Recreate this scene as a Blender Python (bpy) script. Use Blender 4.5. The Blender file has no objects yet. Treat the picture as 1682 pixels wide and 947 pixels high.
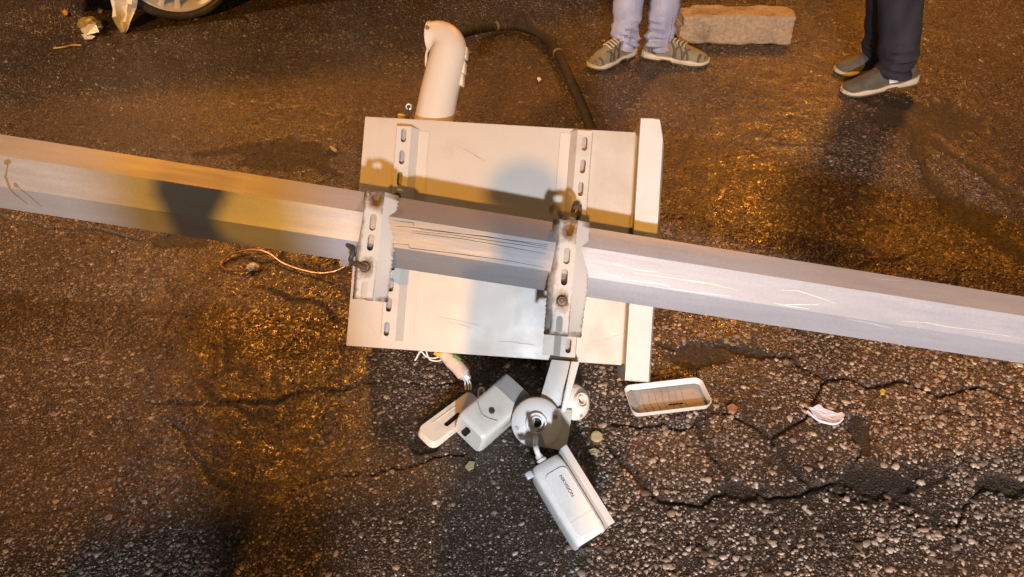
import bpy, bmesh, math, random
import numpy as np
from mathutils import Vector, Matrix

random.seed(7)
rng = np.random.default_rng(11)
scene = bpy.context.scene
COL = scene.collection

# ------------------------------------------------------------------ camera
CAM_H, PITCH, FPX, IW, IH = 1.53, math.radians(40.0), 1270.0, 1682.0, 947.0
cam_data = bpy.data.cameras.new('camera')
cam_data.sensor_width = 36.0
cam_data.lens = 36.0 * FPX / IW
cam_data.clip_start = 0.02
cam_data.clip_end = 400.0
cam = bpy.data.objects.new('camera', cam_data)
cam.location = (0, 0, CAM_H)
cam.rotation_euler = (math.radians(90) - PITCH, 0, 0)
COL.objects.link(cam)
scene.camera = cam

# ------------------------------------------------------------------ sky
world = bpy.data.worlds.new('World')
scene.world = world
world.use_nodes = True
wn = world.node_tree
wn.nodes.clear()
sky = wn.nodes.new('ShaderNodeTexSky')
sky.sky_type = 'NISHITA'
sky.sun_disc = False
sky.sun_elevation = math.radians(29.0)
sky.sun_rotation = math.radians(185.5)
wbg = wn.nodes.new('ShaderNodeBackground')
wbg.inputs['Strength'].default_value = 0.0034
wout = wn.nodes.new('ShaderNodeOutputWorld')
wn.links.new(sky.outputs['Color'], wbg.inputs['Color'])
wn.links.new(wbg.outputs['Background'], wout.inputs['Surface'])

# ------------------------------------------------------------------ lights
# sodium street light, far behind the photographer's left shoulder
sun_d = bpy.data.lights.new('sodium_street_light', 'SUN')
sun_d.energy = 2.3
sun_d.angle = math.radians(1.3)
sun_d.color = (1.0, 0.42, 0.03)
sun = bpy.data.objects.new('sodium_street_light', sun_d)
SUN_FROM = Vector((math.sin(math.radians(-5.5)) * math.cos(math.radians(29.0)),
                   -math.cos(math.radians(-5.5)) * math.cos(math.radians(29.0)),
                   math.sin(math.radians(29.0))))
sun.rotation_euler = SUN_FROM.to_track_quat('Z', 'Y').to_euler()
sun.location = SUN_FROM * 12
COL.objects.link(sun)


def lamp(name, loc, target, energy, color, radius, spot=None, blend=0.5):
    d = bpy.data.lights.new(name, 'SPOT' if spot else 'POINT')
    d.energy = energy
    d.color = color
    d.shadow_soft_size = radius
    if spot:
        d.spot_size = math.radians(spot)
        d.spot_blend = blend
    o = bpy.data.objects.new(name, d)
    o.location = loc
    o.rotation_euler = (Vector(loc) - Vector(target)).to_track_quat('Z', 'Y').to_euler()
    COL.objects.link(o)
    return o


# cool white lamp behind the onlooker, a warm shop lamp, and two sodium lamps across the street
lamp('white_work_light', (0.42, -3.0, 1.78), (1.35, 1.3, 0.0), 1100, (0.80, 0.87, 1.0), 0.10, 88, 1.0)
lamp('shop_front_lamp', (2.7, -4.2, 4.4), (0, 1.6, 0), 250, (1.0, 0.66, 0.34), 0.12)
lamp('side_street_lamp', (-6.2, 1.4, 4.2), (-2.3, 3.1, 0), 1400, (1.0, 0.62, 0.36), 0.15, 46, 0.8)
lamp('far_sodium_lamp', (4.6, 11.0, 7.0), (0, 2, 0), 3100, (1.0, 0.34, 0.035), 0.7)
lamp('far_sodium_lamp', (-3.8, 10.0, 7.6), (0, 2, 0), 2300, (1.0, 0.34, 0.035), 0.7)

scene.view_settings.view_transform = 'Standard'
scene.view_settings.look = 'None'
scene.view_settings.exposure = 0.1
scene.view_settings.gamma = 1.0
scene.render.engine = 'CYCLES'
scene.cycles.use_denoising = True
scene.cycles.max_bounces = 5
scene.cycles.sample_clamp_indirect = 4.0

# ------------------------------------------------------------------ measuring helpers
FW = Vector((0, math.cos(PITCH), -math.sin(PITCH)))
RT = Vector((1, 0, 0))
UP = RT.cross(FW)
EYE = Vector((0, 0, CAM_H))


def ray(x, y):
    return FW + RT * ((x - IW / 2) / FPX) + UP * ((IH / 2 - y) / FPX)


def at(x, y, z=0.0):
    """point of the place seen at photo position x, y and lying z metres above the road"""
    d = ray(x, y)
    return EYE + d * ((z - CAM_H) / d.z)


def aty(x, y, Y):
    d = ray(x, y)
    return EYE + d * (Y / d.y)


# the back panel of the fallen cabinet: origin, along, up the slope, outwards
CU = Vector((0.99689823, -0.07438908, -0.02569391)).normalized()
CN = Vector((-0.03607966, -0.72211931, 0.69082701))
CN = (CN - CU * CN.dot(CU)).normalized()
CV = CN.cross(CU)
CO = Vector((-0.42255742, 1.41147926, 0.15594207))
CW, CH, CD = 0.7003, 0.5944, 0.2


def pan(x, y, k=0.0):
    d = ray(x, y)
    return EYE + d * ((CO + CN * k - EYE).dot(CN) / d.dot(CN))


def uvn(p):
    q = p - CO
    return Vector((q.dot(CU), q.dot(CV), q.dot(CN)))


def P3(u, v, n=0.0):
    return CO + CU * u + CV * v + CN * n


# ------------------------------------------------------------------ material helpers
def nodes(name):
    m = bpy.data.materials.new(name)
    m.use_nodes = True
    nt = m.node_tree
    b = nt.nodes['Principled BSDF']
    return m, nt, b


def N(nt, t, **kw):
    n = nt.nodes.new(t)
    for k, v in kw.items():
        if k in n.inputs:
            n.inputs[k].default_value = v
        else:
            setattr(n, k, v)
    return n


def ramp(nt, fac, stops):
    r = nt.nodes.new('ShaderNodeValToRGB')
    e = r.color_ramp.elements
    while len(e) > len(stops):
        e.remove(e[-1])
    while len(e) < len(stops):
        e.new(0.5)
    for q, (p, c) in zip(e, stops):
        q.position = p
        q.color = (c[0], c[1], c[2], 1) if hasattr(c, '__len__') else (c, c, c, 1)
    nt.links.new(fac, r.inputs['Fac'])
    return r.outputs['Color']


def mix(nt, fac, a, b, mode='MIX'):
    m = nt.nodes.new('ShaderNodeMix')
    m.data_type = 'RGBA'
    m.blend_type = mode
    for s, v in ((m.inputs[0], fac), (m.inputs[6], a), (m.inputs[7], b)):
        if hasattr(v, 'is_linked') or hasattr(v, 'links'):
            nt.links.new(v, s)
        elif hasattr(v, '__len__'):
            s.default_value = (v[0], v[1], v[2], 1)
        else:
            s.default_value = v
    return m.outputs[2]


def math_(nt, op, a, b=None):
    m = nt.nodes.new('ShaderNodeMath')
    m.operation = op
    for s, v in zip(m.inputs, (a, b)):
        if v is None:
            continue
        if hasattr(v, 'links'):
            nt.links.new(v, s)
        else:
            s.default_value = v
    return m.outputs[0]


def worn(name, base, dirt=(0.08, 0.06, 0.04), rough=0.45, metal=0.0, amount=0.5, scale=9.0, bump=0.05, fine=140.0, spec=0.5, stretch=None, grain=0.14, dents=0):
    """paint or bare metal with blotchy dirt, fine grain and a little unevenness"""
    m, nt, b = nodes(name)
    tc = N(nt, 'ShaderNodeTexCoord')
    src = tc.outputs['Object']
    if stretch:
        mp = N(nt, 'ShaderNodeMapping')
        mp.inputs['Scale'].default_value = stretch
        nt.links.new(src, mp.inputs['Vector'])
        src = mp.outputs['Vector']
    n1 = N(nt, 'ShaderNodeTexNoise', Scale=scale, Detail=8.0, Roughness=0.65)
    n2 = N(nt, 'ShaderNodeTexNoise', Scale=fine, Detail=4.0, Roughness=0.6)
    nt.links.new(src, n1.inputs['Vector'])
    nt.links.new(src, n2.inputs['Vector'])
    f = ramp(nt, n1.outputs['Fac'], [(0.5, 0.0), (0.78, 1.0)])
    f = math_(nt, 'MULTIPLY', f, amount)
    f2 = ramp(nt, n2.outputs['Fac'], [(0.3, 1 - grain), (0.7, 1 + grain * .6)])
    c = mix(nt, f, base, dirt)
    c = mix(nt, 1.0, c, f2, 'MULTIPLY')
    nt.links.new(c, b.inputs['Base Color'])
    r = math_(nt, 'ADD', math_(nt, 'MULTIPLY', f, 0.3), math_(nt, 'MULTIPLY', n1.outputs['Fac'], 0.25))
    r = math_(nt, 'ADD', r, rough - 0.12)
    nt.links.new(r, b.inputs['Roughness'])
    b.inputs['Metallic'].default_value = metal
    b.inputs['Specular IOR Level'].default_value = spec
    if bump:
        bp = N(nt, 'ShaderNodeBump', Strength=bump, Distance=0.004)
        nt.links.new(n2.outputs['Fac'], bp.inputs['Height'])
        out = bp.outputs['Normal']
        if dents:
            n3 = N(nt, 'ShaderNodeTexNoise', Scale=dents, Detail=2.0)
            nt.links.new(src, n3.inputs['Vector'])
            b3 = N(nt, 'ShaderNodeBump', Strength=0.5, Distance=0.03)
            nt.links.new(n3.outputs['Fac'], b3.inputs['Height'])
            nt.links.new(out, b3.inputs['Normal'])
            out = b3.outputs['Normal']
        nt.links.new(out, b.inputs['Normal'])
    return m


M = {}
M['panel'] = worn('cabinet_paint', (0.55, 0.51, 0.445), (0.36, 0.30, 0.22), 0.42, 0, 0.8, 3.6, 0.02, 300, grain=0.05, dents=4.5)
M['rail'] = worn('rail_paint', (0.53, 0.51, 0.46), (0.30, 0.24, 0.17), 0.45, 0, 0.5, 14, 0.03, 300, grain=0.06)
M['hood'] = worn('hood_paint', (0.60, 0.605, 0.58), (0.5, 0.47, 0.38), 0.4, 0, 0.3, 6, 0.02, 300, grain=0.05, dents=5)
M['white'] = worn('white_plastic', (0.76, 0.74, 0.70), (0.35, 0.28, 0.2), 0.34, 0, 0.35, 16, 0.02, 260, grain=0.04)
M['cream'] = worn('cream_plastic', (0.74, 0.70, 0.62), (0.28, 0.22, 0.15), 0.36, 0, 0.4, 14, 0.02, 260, grain=0.04)
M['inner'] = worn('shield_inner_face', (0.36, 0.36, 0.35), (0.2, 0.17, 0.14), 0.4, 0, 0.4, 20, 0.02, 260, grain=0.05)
M['arm'] = worn('arm_paint', (0.60, 0.55, 0.47), (0.4, 0.33, 0.24), 0.42, 0, 0.3, 7, 0.02, 260, grain=0.04)
M['grey'] = worn('grey_plastic', (0.36, 0.35, 0.34), (0.1, 0.08, 0.06), 0.5, 0, 0.5, 12, 0.05)
M['black'] = worn('black_void', (0.012, 0.011, 0.010), (0.03, 0.025, 0.02), 0.6, 0, 0.5, 12, 0.05)
M['rust'] = worn('rusty_steel', (0.10, 0.055, 0.03), (0.03, 0.02, 0.015), 0.75, 0.2, 0.8, 60, 0.4)
M['bolt'] = worn('sooty_bolt_steel', (0.13, 0.115, 0.10), (0.04, 0.03, 0.022), 0.5, 0.6, 0.7, 70, 0.3)
M['shine'] = worn('bare_scratched_metal', (0.74, 0.74, 0.76), (0.6, 0.6, 0.6), 0.3, 0.3, 0.3, 50, 0.1)
M['groove'] = worn('scratch_dirt', (0.05, 0.04, 0.035), (0.02, 0.016, 0.012), 0.7, 0, 0.5, 50, 0.1)
M['copper'] = worn('copper_wire', (0.60, 0.33, 0.20), (0.2, 0.1, 0.05), 0.35, 0.7, 0.4, 60, 0.05)
M['yellow'] = worn('yellow_insulation', (0.52, 0.40, 0.05), (0.3, 0.22, 0.03), 0.4, 0, 0.3, 60, 0.02)
M['green'] = worn('green_insulation', (0.10, 0.22, 0.04), (0.05, 0.08, 0.02), 0.4, 0, 0.3, 60, 0.02)
M['rubber'] = worn('black_rubber_hose', (0.03, 0.026, 0.023), (0.11, 0.085, 0.065), 0.8, 0, 0.9, 14, 0.1, spec=0.25)
M['tyre'] = worn('dusty_tyre_rubber', (0.035, 0.032, 0.03), (0.16, 0.12, 0.09), 0.75, 0, 0.85, 12, 0.2)
M['rim'] = worn('alloy_rim', (0.74, 0.72, 0.70), (0.3, 0.22, 0.16), 0.3, 0.2, 0.4, 14, 0.05)
M['carpaint'] = worn('silver_car_paint', (0.42, 0.43, 0.45), (0.2, 0.17, 0.14), 0.28, 0.5, 0.3, 3, 0.01)
M['carglass'] = worn('car_glass', (0.015, 0.017, 0.02), (0.03, 0.03, 0.03), 0.12, 0, 0.2, 3, 0.0)
M['torn'] = worn('torn_grey_bumper', (0.66, 0.66, 0.63), (0.2, 0.18, 0.15), 0.45, 0, 0.8, 18, 0.2)
M['foil'] = worn('crumpled_foil', (0.8, 0.76, 0.72), (0.3, 0.25, 0.2), 0.25, 0.5, 0.5, 40, 0.2)
M['shard'] = worn('white_plastic_shard', (0.72, 0.77, 0.92), (0.36, 0.38, 0.48), 0.35, 0, 0.4, 40, 0.05)
M['twig'] = worn('dry_twig', (0.42, 0.33, 0.18), (0.2, 0.14, 0.07), 0.8, 0, 0.5, 60, 0.3)
M['amber'] = worn('amber_lens', (0.7, 0.36, 0.03), (0.3, 0.15, 0.02), 0.25, 0, 0.3, 60, 0.05)
M['cap'] = worn('bottle_cap_metal', (0.52, 0.47, 0.28), (0.2, 0.17, 0.1), 0.4, 0.3, 0.5, 60, 0.1)
M['conc'] = worn('concrete', (0.34, 0.28, 0.20), (0.10, 0.08, 0.06), 0.85, 0, 0.9, 9, 0.8, 70, grain=0.3)
M['skin'] = worn('skin', (0.45, 0.28, 0.20), (0.38, 0.2, 0.14), 0.5, 0, 0.3, 20, 0.03)
M['hair'] = worn('dark_hair', (0.02, 0.014, 0.01), (0.03, 0.02, 0.015), 0.5, 0, 0.5, 60, 0.3)
M['shirt'] = worn('dark_cotton', (0.05, 0.05, 0.06), (0.03, 0.03, 0.035), 0.9, 0, 0.5, 8, 0.1)
M['jacket'] = worn('olive_jacket', (0.08, 0.08, 0.05), (0.05, 0.045, 0.03), 0.85, 0, 0.5, 8, 0.1)
M['shoe'] = worn('olive_suede', (0.20, 0.19, 0.13), (0.08, 0.07, 0.05), 0.8, 0, 0.7, 24, 0.3)
M['shoe_dark'] = worn('dark_shoe_leather', (0.075, 0.078, 0.066), (0.03, 0.03, 0.026), 0.7, 0, 0.6, 24, 0.2)
M['strap'] = worn('shoe_overlay', (0.075, 0.07, 0.05), (0.04, 0.035, 0.025), 0.7, 0, 0.5, 30, 0.2)
M['sole'] = worn('pale_rubber_sole', (0.52, 0.50, 0.42), (0.25, 0.21, 0.15), 0.7, 0, 0.6, 26, 0.1)
M['reflect'] = worn('pale_reflective_band', (0.85, 0.82, 0.82), (0.6, 0.58, 0.58), 0.4, 0, 0.2, 30, 0.02)
M['phone'] = worn('phone_shell', (0.02, 0.02, 0.022), (0.04, 0.04, 0.04), 0.3, 0, 0.3, 30, 0.0)


def cloth(name, base, dark, weave=900.0, folds=0.25):
    m, nt, b = nodes(name)
    tc = N(nt, 'ShaderNodeTexCoord')
    n1 = N(nt, 'ShaderNodeTexNoise', Scale=16.0, Detail=6.0)
    n2 = N(nt, 'ShaderNodeTexNoise', Scale=weave, Detail=2.0)
    mp = N(nt, 'ShaderNodeMapping')
    mp.inputs['Scale'].default_value = (1, 1, 0.35)
    nt.links.new(tc.outputs['Object'], mp.inputs['Vector'])
    nt.links.new(mp.outputs['Vector'], n1.inputs['Vector'])
    nt.links.new(tc.outputs['Object'], n2.inputs['Vector'])
    c = mix(nt, ramp(nt, n1.outputs['Fac'], [(0.35, 0.0), (0.7, 1.0)]), base, dark)
    c = mix(nt, 1.0, c, ramp(nt, n2.outputs['Fac'], [(0.3, 0.78), (0.7, 1.15)]), 'MULTIPLY')
    nt.links.new(c, b.inputs['Base Color'])
    b.inputs['Roughness'].default_value = 0.9
    b.inputs['Specular IOR Level'].default_value = 0.15
    bp = N(nt, 'ShaderNodeBump', Strength=folds, Distance=0.004)
    nt.links.new(n2.outputs['Fac'], bp.inputs['Height'])
    nt.links.new(bp.outputs['Normal'], b.inputs['Normal'])
    return m


M['denim'] = cloth('pale_denim', (0.42, 0.47, 0.66), (0.24, 0.28, 0.44))
M['navy'] = cloth('dark_navy_cloth', (0.036, 0.040, 0.058), (0.020, 0.022, 0.033))
M['stitch'] = worn('seam_thread', (0.16, 0.15, 0.20), (0.1, 0.1, 0.12), 0.8, 0, 0.4, 60, 0.0)


def pole_material():
    """painted steel: drawn-out streaks along the pole, a darker grey stretch between the clamps"""
    m, nt, b = nodes('pole_paint')
    tc = N(nt, 'ShaderNodeTexCoord')
    mp = N(nt, 'ShaderNodeMapping')
    mp.inputs['Scale'].default_value = (0.12, 1, 1)
    nt.links.new(tc.outputs['Object'], mp.inputs['Vector'])
    st = N(nt, 'ShaderNodeTexNoise', Scale=60.0, Detail=6.0, Roughness=0.6)
    bl = N(nt, 'ShaderNodeTexNoise', Scale=5.0, Detail=7.0, Roughness=0.65)
    gr = N(nt, 'ShaderNodeTexNoise', Scale=260.0, Detail=3.0)
    nt.links.new(mp.outputs['Vector'], st.inputs['Vector'])
    nt.links.new(mp.outputs['Vector'], bl.inputs['Vector'])
    nt.links.new(tc.outputs['Object'], gr.inputs['Vector'])
    sx = N(nt, 'ShaderNodeSeparateXYZ')
    nt.links.new(tc.outputs['Object'], sx.inputs['Vector'])
    # darker grey stretch between x = -0.33 .. 0.14 m along the pole
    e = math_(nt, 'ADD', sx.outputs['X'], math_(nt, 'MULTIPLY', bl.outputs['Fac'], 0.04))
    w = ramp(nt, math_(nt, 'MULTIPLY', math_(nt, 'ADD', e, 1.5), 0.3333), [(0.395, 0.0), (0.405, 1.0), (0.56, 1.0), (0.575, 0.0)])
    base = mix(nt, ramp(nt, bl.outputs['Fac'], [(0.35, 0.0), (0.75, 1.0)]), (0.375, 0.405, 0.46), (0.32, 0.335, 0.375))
    bare = mix(nt, ramp(nt, st.outputs['Fac'], [(0.35, 0.0), (0.7, 1.0)]), (0.20, 0.19, 0.18), (0.155, 0.145, 0.135))  # darker, greyer tone for the stretch between the clamps
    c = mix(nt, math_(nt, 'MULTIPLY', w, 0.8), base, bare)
    c = mix(nt, 1.0, c, ramp(nt, st.outputs['Fac'], [(0.3, 0.95), (0.7, 1.04)]), 'MULTIPLY')
    c = mix(nt, 1.0, c, ramp(nt, gr.outputs['Fac'], [(0.3, 0.92), (0.7, 1.06)]), 'MULTIPLY')
    nt.links.new(c, b.inputs['Base Color'])
    nt.links.new(ramp(nt, st.outputs['Fac'], [(0.3, 0.34), (0.7, 0.46)]), b.inputs['Roughness'])
    b.inputs['Metallic'].default_value = 0.15
    bp = N(nt, 'ShaderNodeBump', Strength=0.05, Distance=0.003)
    nt.links.new(st.outputs['Fac'], bp.inputs['Height'])
    wv = N(nt, 'ShaderNodeTexNoise', Scale=14.0, Detail=4.0)
    nt.links.new(mp.outputs['Vector'], wv.inputs['Vector'])
    bw = N(nt, 'ShaderNodeBump', Strength=0.07, Distance=0.02)
    nt.links.new(wv.outputs['Fac'], bw.inputs['Height'])
    nt.links.new(bp.outputs['Normal'], bw.inputs['Normal'])
    nt.links.new(bw.outputs['Normal'], b.inputs['Normal'])
    return m


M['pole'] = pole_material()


def clamp_material():
    """cream painted steel, scorched and rust-stained round its edges and holes"""
    m, nt, b = nodes('clamp_paint')
    tc = N(nt, 'ShaderNodeTexCoord')
    n1 = N(nt, 'ShaderNodeTexNoise', Scale=26.0, Detail=9.0, Roughness=0.7)
    n2 = N(nt, 'ShaderNodeTexNoise', Scale=90.0, Detail=6.0, Roughness=0.7)
    nt.links.new(tc.outputs['Object'], n1.inputs['Vector'])
    nt.links.new(tc.outputs['Object'], n2.inputs['Vector'])
    at_ = N(nt, 'ShaderNodeAttribute', attribute_name='wear')
    f = math_(nt, 'ADD', at_.outputs['Fac'], math_(nt, 'MULTIPLY', math_(nt, 'SUBTRACT', n1.outputs['Fac'], 0.5), 0.9))
    f = math_(nt, 'ADD', f, math_(nt, 'MULTIPLY', math_(nt, 'SUBTRACT', n2.outputs['Fac'], 0.5), 0.5))
    c = ramp(nt, f, [(0.32, (0.50, 0.50, 0.475)), (0.44, (0.36, 0.34, 0.31)), (0.62, (0.20, 0.13, 0.085)), (0.85, (0.05, 0.038, 0.03))])
    nt.links.new(c, b.inputs['Base Color'])
    nt.links.new(ramp(nt, f, [(0.3, 0.35), (0.7, 0.75)]), b.inputs['Roughness'])
    bp = N(nt, 'ShaderNodeBump', Strength=0.2, Distance=0.003)
    nt.links.new(n2.outputs['Fac'], bp.inputs['Height'])
    nt.links.new(bp.outputs['Normal'], b.inputs['Normal'])
    return m


M['clamp'] = clamp_material()


def road_material():
    m, nt, b = nodes('worn_asphalt')
    tc = N(nt, 'ShaderNodeTexCoord')
    co = tc.outputs['Object']
    wob = N(nt, 'ShaderNodeTexNoise', Scale=70.0, Detail=3.0)
    nt.links.new(co, wob.inputs['Vector'])
    va = N(nt, 'ShaderNodeVectorMath', operation='MULTIPLY_ADD')
    va.inputs[1].default_value = (0.007, 0.007, 0.0)
    nt.links.new(wob.outputs['Color'], va.inputs[0])
    nt.links.new(co, va.inputs[2])
    fx = N(nt, 'ShaderNodeVectorMath', operation='MULTIPLY')
    fx.inputs[1].default_value = (1, 1, 0.0)
    nt.links.new(va.outputs[0], fx.inputs[0])
    v1 = N(nt, 'ShaderNodeTexVoronoi', Scale=115.0)
    v2 = N(nt, 'ShaderNodeTexVoronoi', Scale=250.0)
    big = N(nt, 'ShaderNodeTexNoise', Scale=1.6, Detail=7.0, Roughness=0.6)
    mid = N(nt, 'ShaderNodeTexNoise', Scale=11.0, Detail=6.0, Roughness=0.6)
    for q in (v1, v2):
        nt.links.new(fx.outputs[0], q.inputs['Vector'])
    nt.links.new(co, big.inputs['Vector'])
    nt.links.new(co, mid.inputs['Vector'])
    s1 = N(nt, 'ShaderNodeSeparateColor')
    nt.links.new(v1.outputs['Color'], s1.inputs[0])
    s2 = N(nt, 'ShaderNodeSeparateColor')
    nt.links.new(v2.outputs['Color'], s2.inputs[0])
    tone1 = ramp(nt, s1.outputs[0], [(0.0, (0.048, 0.034, 0.025)), (0.45, (0.105, 0.076, 0.057)), (0.8, (0.20, 0.152, 0.115)), (1.0, (0.37, 0.30, 0.24))])
    tone2 = ramp(nt, s2.outputs[0], [(0.0, (0.026, 0.018, 0.013)), (0.6, (0.080, 0.056, 0.041)), (1.0, (0.22, 0.165, 0.125))])
    m1 = ramp(nt, v1.outputs['Distance'], [(0.30, 1.0), (0.52, 0.0)])
    m2 = ramp(nt, v2.outputs['Distance'], [(0.30, 1.0), (0.55, 0.0)])
    show1 = math_(nt, 'GREATER_THAN', math_(nt, 'ADD', s1.outputs[1], math_(nt, 'MULTIPLY', math_(nt, 'SUBTRACT', mid.outputs['Fac'], 0.5), 1.6)), 0.42)
    binder = mix(nt, ramp(nt, big.outputs['Fac'], [(0.35, 0.0), (0.65, 1.0)]), (0.027, 0.018, 0.012), (0.050, 0.033, 0.022))
    c = mix(nt, m2, binder, tone2)
    c = mix(nt, math_(nt, 'MULTIPLY', m1, show1), c, tone1)
    # tar and damp patches
    tar = ramp(nt, mid.outputs['Fac'], [(0.54, 0.0), (0.68, 1.0)])
    c = mix(nt, math_(nt, 'MULTIPLY', tar, 0.6), c, (0.026, 0.021, 0.016))
    cr = N(nt, 'ShaderNodeAttribute', attribute_name='crack_and_shade')
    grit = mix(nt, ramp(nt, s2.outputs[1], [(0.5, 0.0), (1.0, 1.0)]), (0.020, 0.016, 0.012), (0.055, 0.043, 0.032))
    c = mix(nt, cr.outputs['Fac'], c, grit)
    nt.links.new(c, b.inputs['Base Color'])
    rr = math_(nt, 'ADD', ramp(nt, s1.outputs[2], [(0.0, 0.18), (1.0, 0.5)]), math_(nt, 'MULTIPLY', cr.outputs['Fac'], 0.3))
    nt.links.new(rr, b.inputs['Roughness'])
    b.inputs['Specular IOR Level'].default_value = 0.5
    hgt = math_(nt, 'ADD', math_(nt, 'MULTIPLY', math_(nt, 'MULTIPLY', m1, show1), 1.0), math_(nt, 'MULTIPLY', m2, 0.5))
    hgt = math_(nt, 'ADD', hgt, math_(nt, 'MULTIPLY', s1.outputs[0], 0.35))
    b1 = N(nt, 'ShaderNodeBump', Strength=0.75, Distance=0.0035)
    nt.links.new(hgt, b1.inputs['Height'])
    b2 = N(nt, 'ShaderNodeBump', Strength=0.5, Distance=0.01)
    nt.links.new(mid.outputs['Fac'], b2.inputs['Height'])
    nt.links.new(b1.outputs['Normal'], b2.inputs['Normal'])
    nt.links.new(b2.outputs['Normal'], b.inputs['Normal'])
    return m


M['road'] = road_material()


def stone_material():
    m, nt, b = nodes('exposed_stone')
    at_ = N(nt, 'ShaderNodeAttribute', attribute_name='tone')
    oi = N(nt, 'ShaderNodeObjectInfo')
    tc = N(nt, 'ShaderNodeTexCoord')
    nz = N(nt, 'ShaderNodeTexNoise', Scale=320.0, Detail=4.0)
    nt.links.new(tc.outputs['Object'], nz.inputs['Vector'])
    t = math_(nt, 'FRACT', math_(nt, 'ADD', at_.outputs['Fac'], math_(nt, 'MULTIPLY', oi.outputs['Random'], 0.999)))
    c = ramp(nt, t, [(0.0, (0.050, 0.036, 0.027)), (0.25, (0.095, 0.070, 0.053)), (0.5, (0.170, 0.132, 0.103)), (0.72, (0.25, 0.212, 0.178)), (0.88, (0.33, 0.235, 0.165)), (1.0, (0.45, 0.40, 0.34))])
    c = mix(nt, 1.0, c, ramp(nt, nz.outputs['Fac'], [(0.3, 0.75), (0.7, 1.15)]), 'MULTIPLY')
    nt.links.new(c, b.inputs['Base Color'])
    b.inputs['Roughness'].default_value = 0.27
    bp = N(nt, 'ShaderNodeBump', Strength=0.35, Distance=0.002)
    nt.links.new(nz.outputs['Fac'], bp.inputs['Height'])
    nt.links.new(bp.outputs['Normal'], b.inputs['Normal'])
    return m


M['stone'] = stone_material()


# ------------------------------------------------------------------ object helpers
def tag(o, label=None, cat=None, group=None, kind=None):
    if label:
        o['label'] = label
    if cat:
        o['category'] = cat
    if group:
        o['group'] = group
    if kind:
        o['kind'] = kind
    return o


def adopt(o, parent):
    if parent is not None:
        o.parent = parent
        o.matrix_parent_inverse = world_of(parent).inverted()
    return o


def world_of(o):
    w = Matrix.LocRotScale(o.location, o.rotation_euler, o.scale)
    if o.parent is not None:
        return world_of(o.parent) @ o.matrix_parent_inverse @ w
    return w


def thing(name, label, cat, loc, group=None):
    o = bpy.data.objects.new(name, None)
    o.empty_display_size = 0.1
    o.location = loc
    COL.objects.link(o)
    return tag(o, label, cat, group)


def obj(name, verts, faces, mat, parent=None, smooth=False, origin=None):
    me = bpy.data.meshes.new(name)
    if origin is not None:
        verts = [Vector(v) - Vector(origin) for v in verts]
    me.from_pydata([tuple(v) for v in verts], [], faces)
    me.update()
    bm = bmesh.new()
    bm.from_mesh(me)
    bmesh.ops.recalc_face_normals(bm, faces=bm.faces)
    bm.to_mesh(me)
    bm.free()
    if smooth:
        for p in me.polygons:
            p.use_smooth = True
        try:
            me.set_sharp_from_angle(angle=math.radians(38))
        except Exception:
            pass
    me.materials.append(mat if not isinstance(mat, str) else M[mat])
    o = bpy.data.objects.new(name, me)
    if origin is not None:
        o.location = origin
    COL.objects.link(o)
    return adopt(o, parent)


def from_bm(name, bm, mat, parent=None, smooth=True):
    bmesh.ops.recalc_face_normals(bm, faces=bm.faces)
    me = bpy.data.meshes.new(name)
    bm.to_mesh(me)
    bm.free()
    if smooth:
        for p in me.polygons:
            p.use_smooth = True
        try:
            me.set_sharp_from_angle(angle=math.radians(38))
        except Exception:
            pass
    me.materials.append(M[mat] if isinstance(mat, str) else mat)
    o = bpy.data.objects.new(name, me)
    COL.objects.link(o)
    return adopt(o, parent)


class Frame:
    def __init__(s, o, x, y, z):
        s.o, s.x, s.y, s.z = Vector(o), Vector(x).normalized(), Vector(y).normalized(), Vector(z).normalized()

    def __call__(s, a, b, c=0.0):
        return s.o + s.x * a + s.y * b + s.z * c

    def mat(s):
        m = Matrix((s.x, s.y, s.z)).transposed().to_4x4()
        m.translation = s.o
        return m


def frame_along(A, B, up):
    """origin half-way from A to B, x along the line, z near up"""
    x = (B - A).normalized()
    z = (Vector(up) - x * Vector(up).dot(x)).normalized()
    return Frame((A + B) / 2, x, z.cross(x), z)


PF = Frame(CO, CU, CV, CN)      # panel frame
WORLD = Frame((0, 0, 0), (1, 0, 0), (0, 1, 0), (0, 0, 1))


def rbox(name, fr, lo, hi, mat, parent=None, bevel=0.004, seg=2, shape=None):
    bm = bmesh.new()
    bmesh.ops.create_cube(bm, size=1.0)
    for v in bm.verts:
        v.co = Vector([lo[i] + (hi[i] - lo[i]) * (v.co[i] + 0.5) for i in range(3)])
    if shape:
        for v in bm.verts:
            v.co = Vector(shape(v.co))
    if bevel:
        bmesh.ops.bevel(bm, geom=list(bm.edges), offset=bevel, segments=seg, profile=0.5, affect='EDGES')
    bm.transform(fr.mat())
    return from_bm(name, bm, mat, parent)


def loft(name, rings, mat, parent=None, cap0=True, cap1=True, smooth=True, closed=True):
    n = len(rings[0])
    V = [p for r in rings for p in r]
    F = []
    for i in range(len(rings) - 1):
        for j in range(n if closed else n - 1):
            k = (j + 1) % n
            F.append((i * n + j, i * n + k, (i + 1) * n + k, (i + 1) * n + j))
    if cap0:
        F.append(tuple(range(n)))
    if cap1:
        F.append(tuple((len(rings) - 1) * n + j for j in range(n)))
    return obj(name, V, F, mat, parent, smooth)


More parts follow.
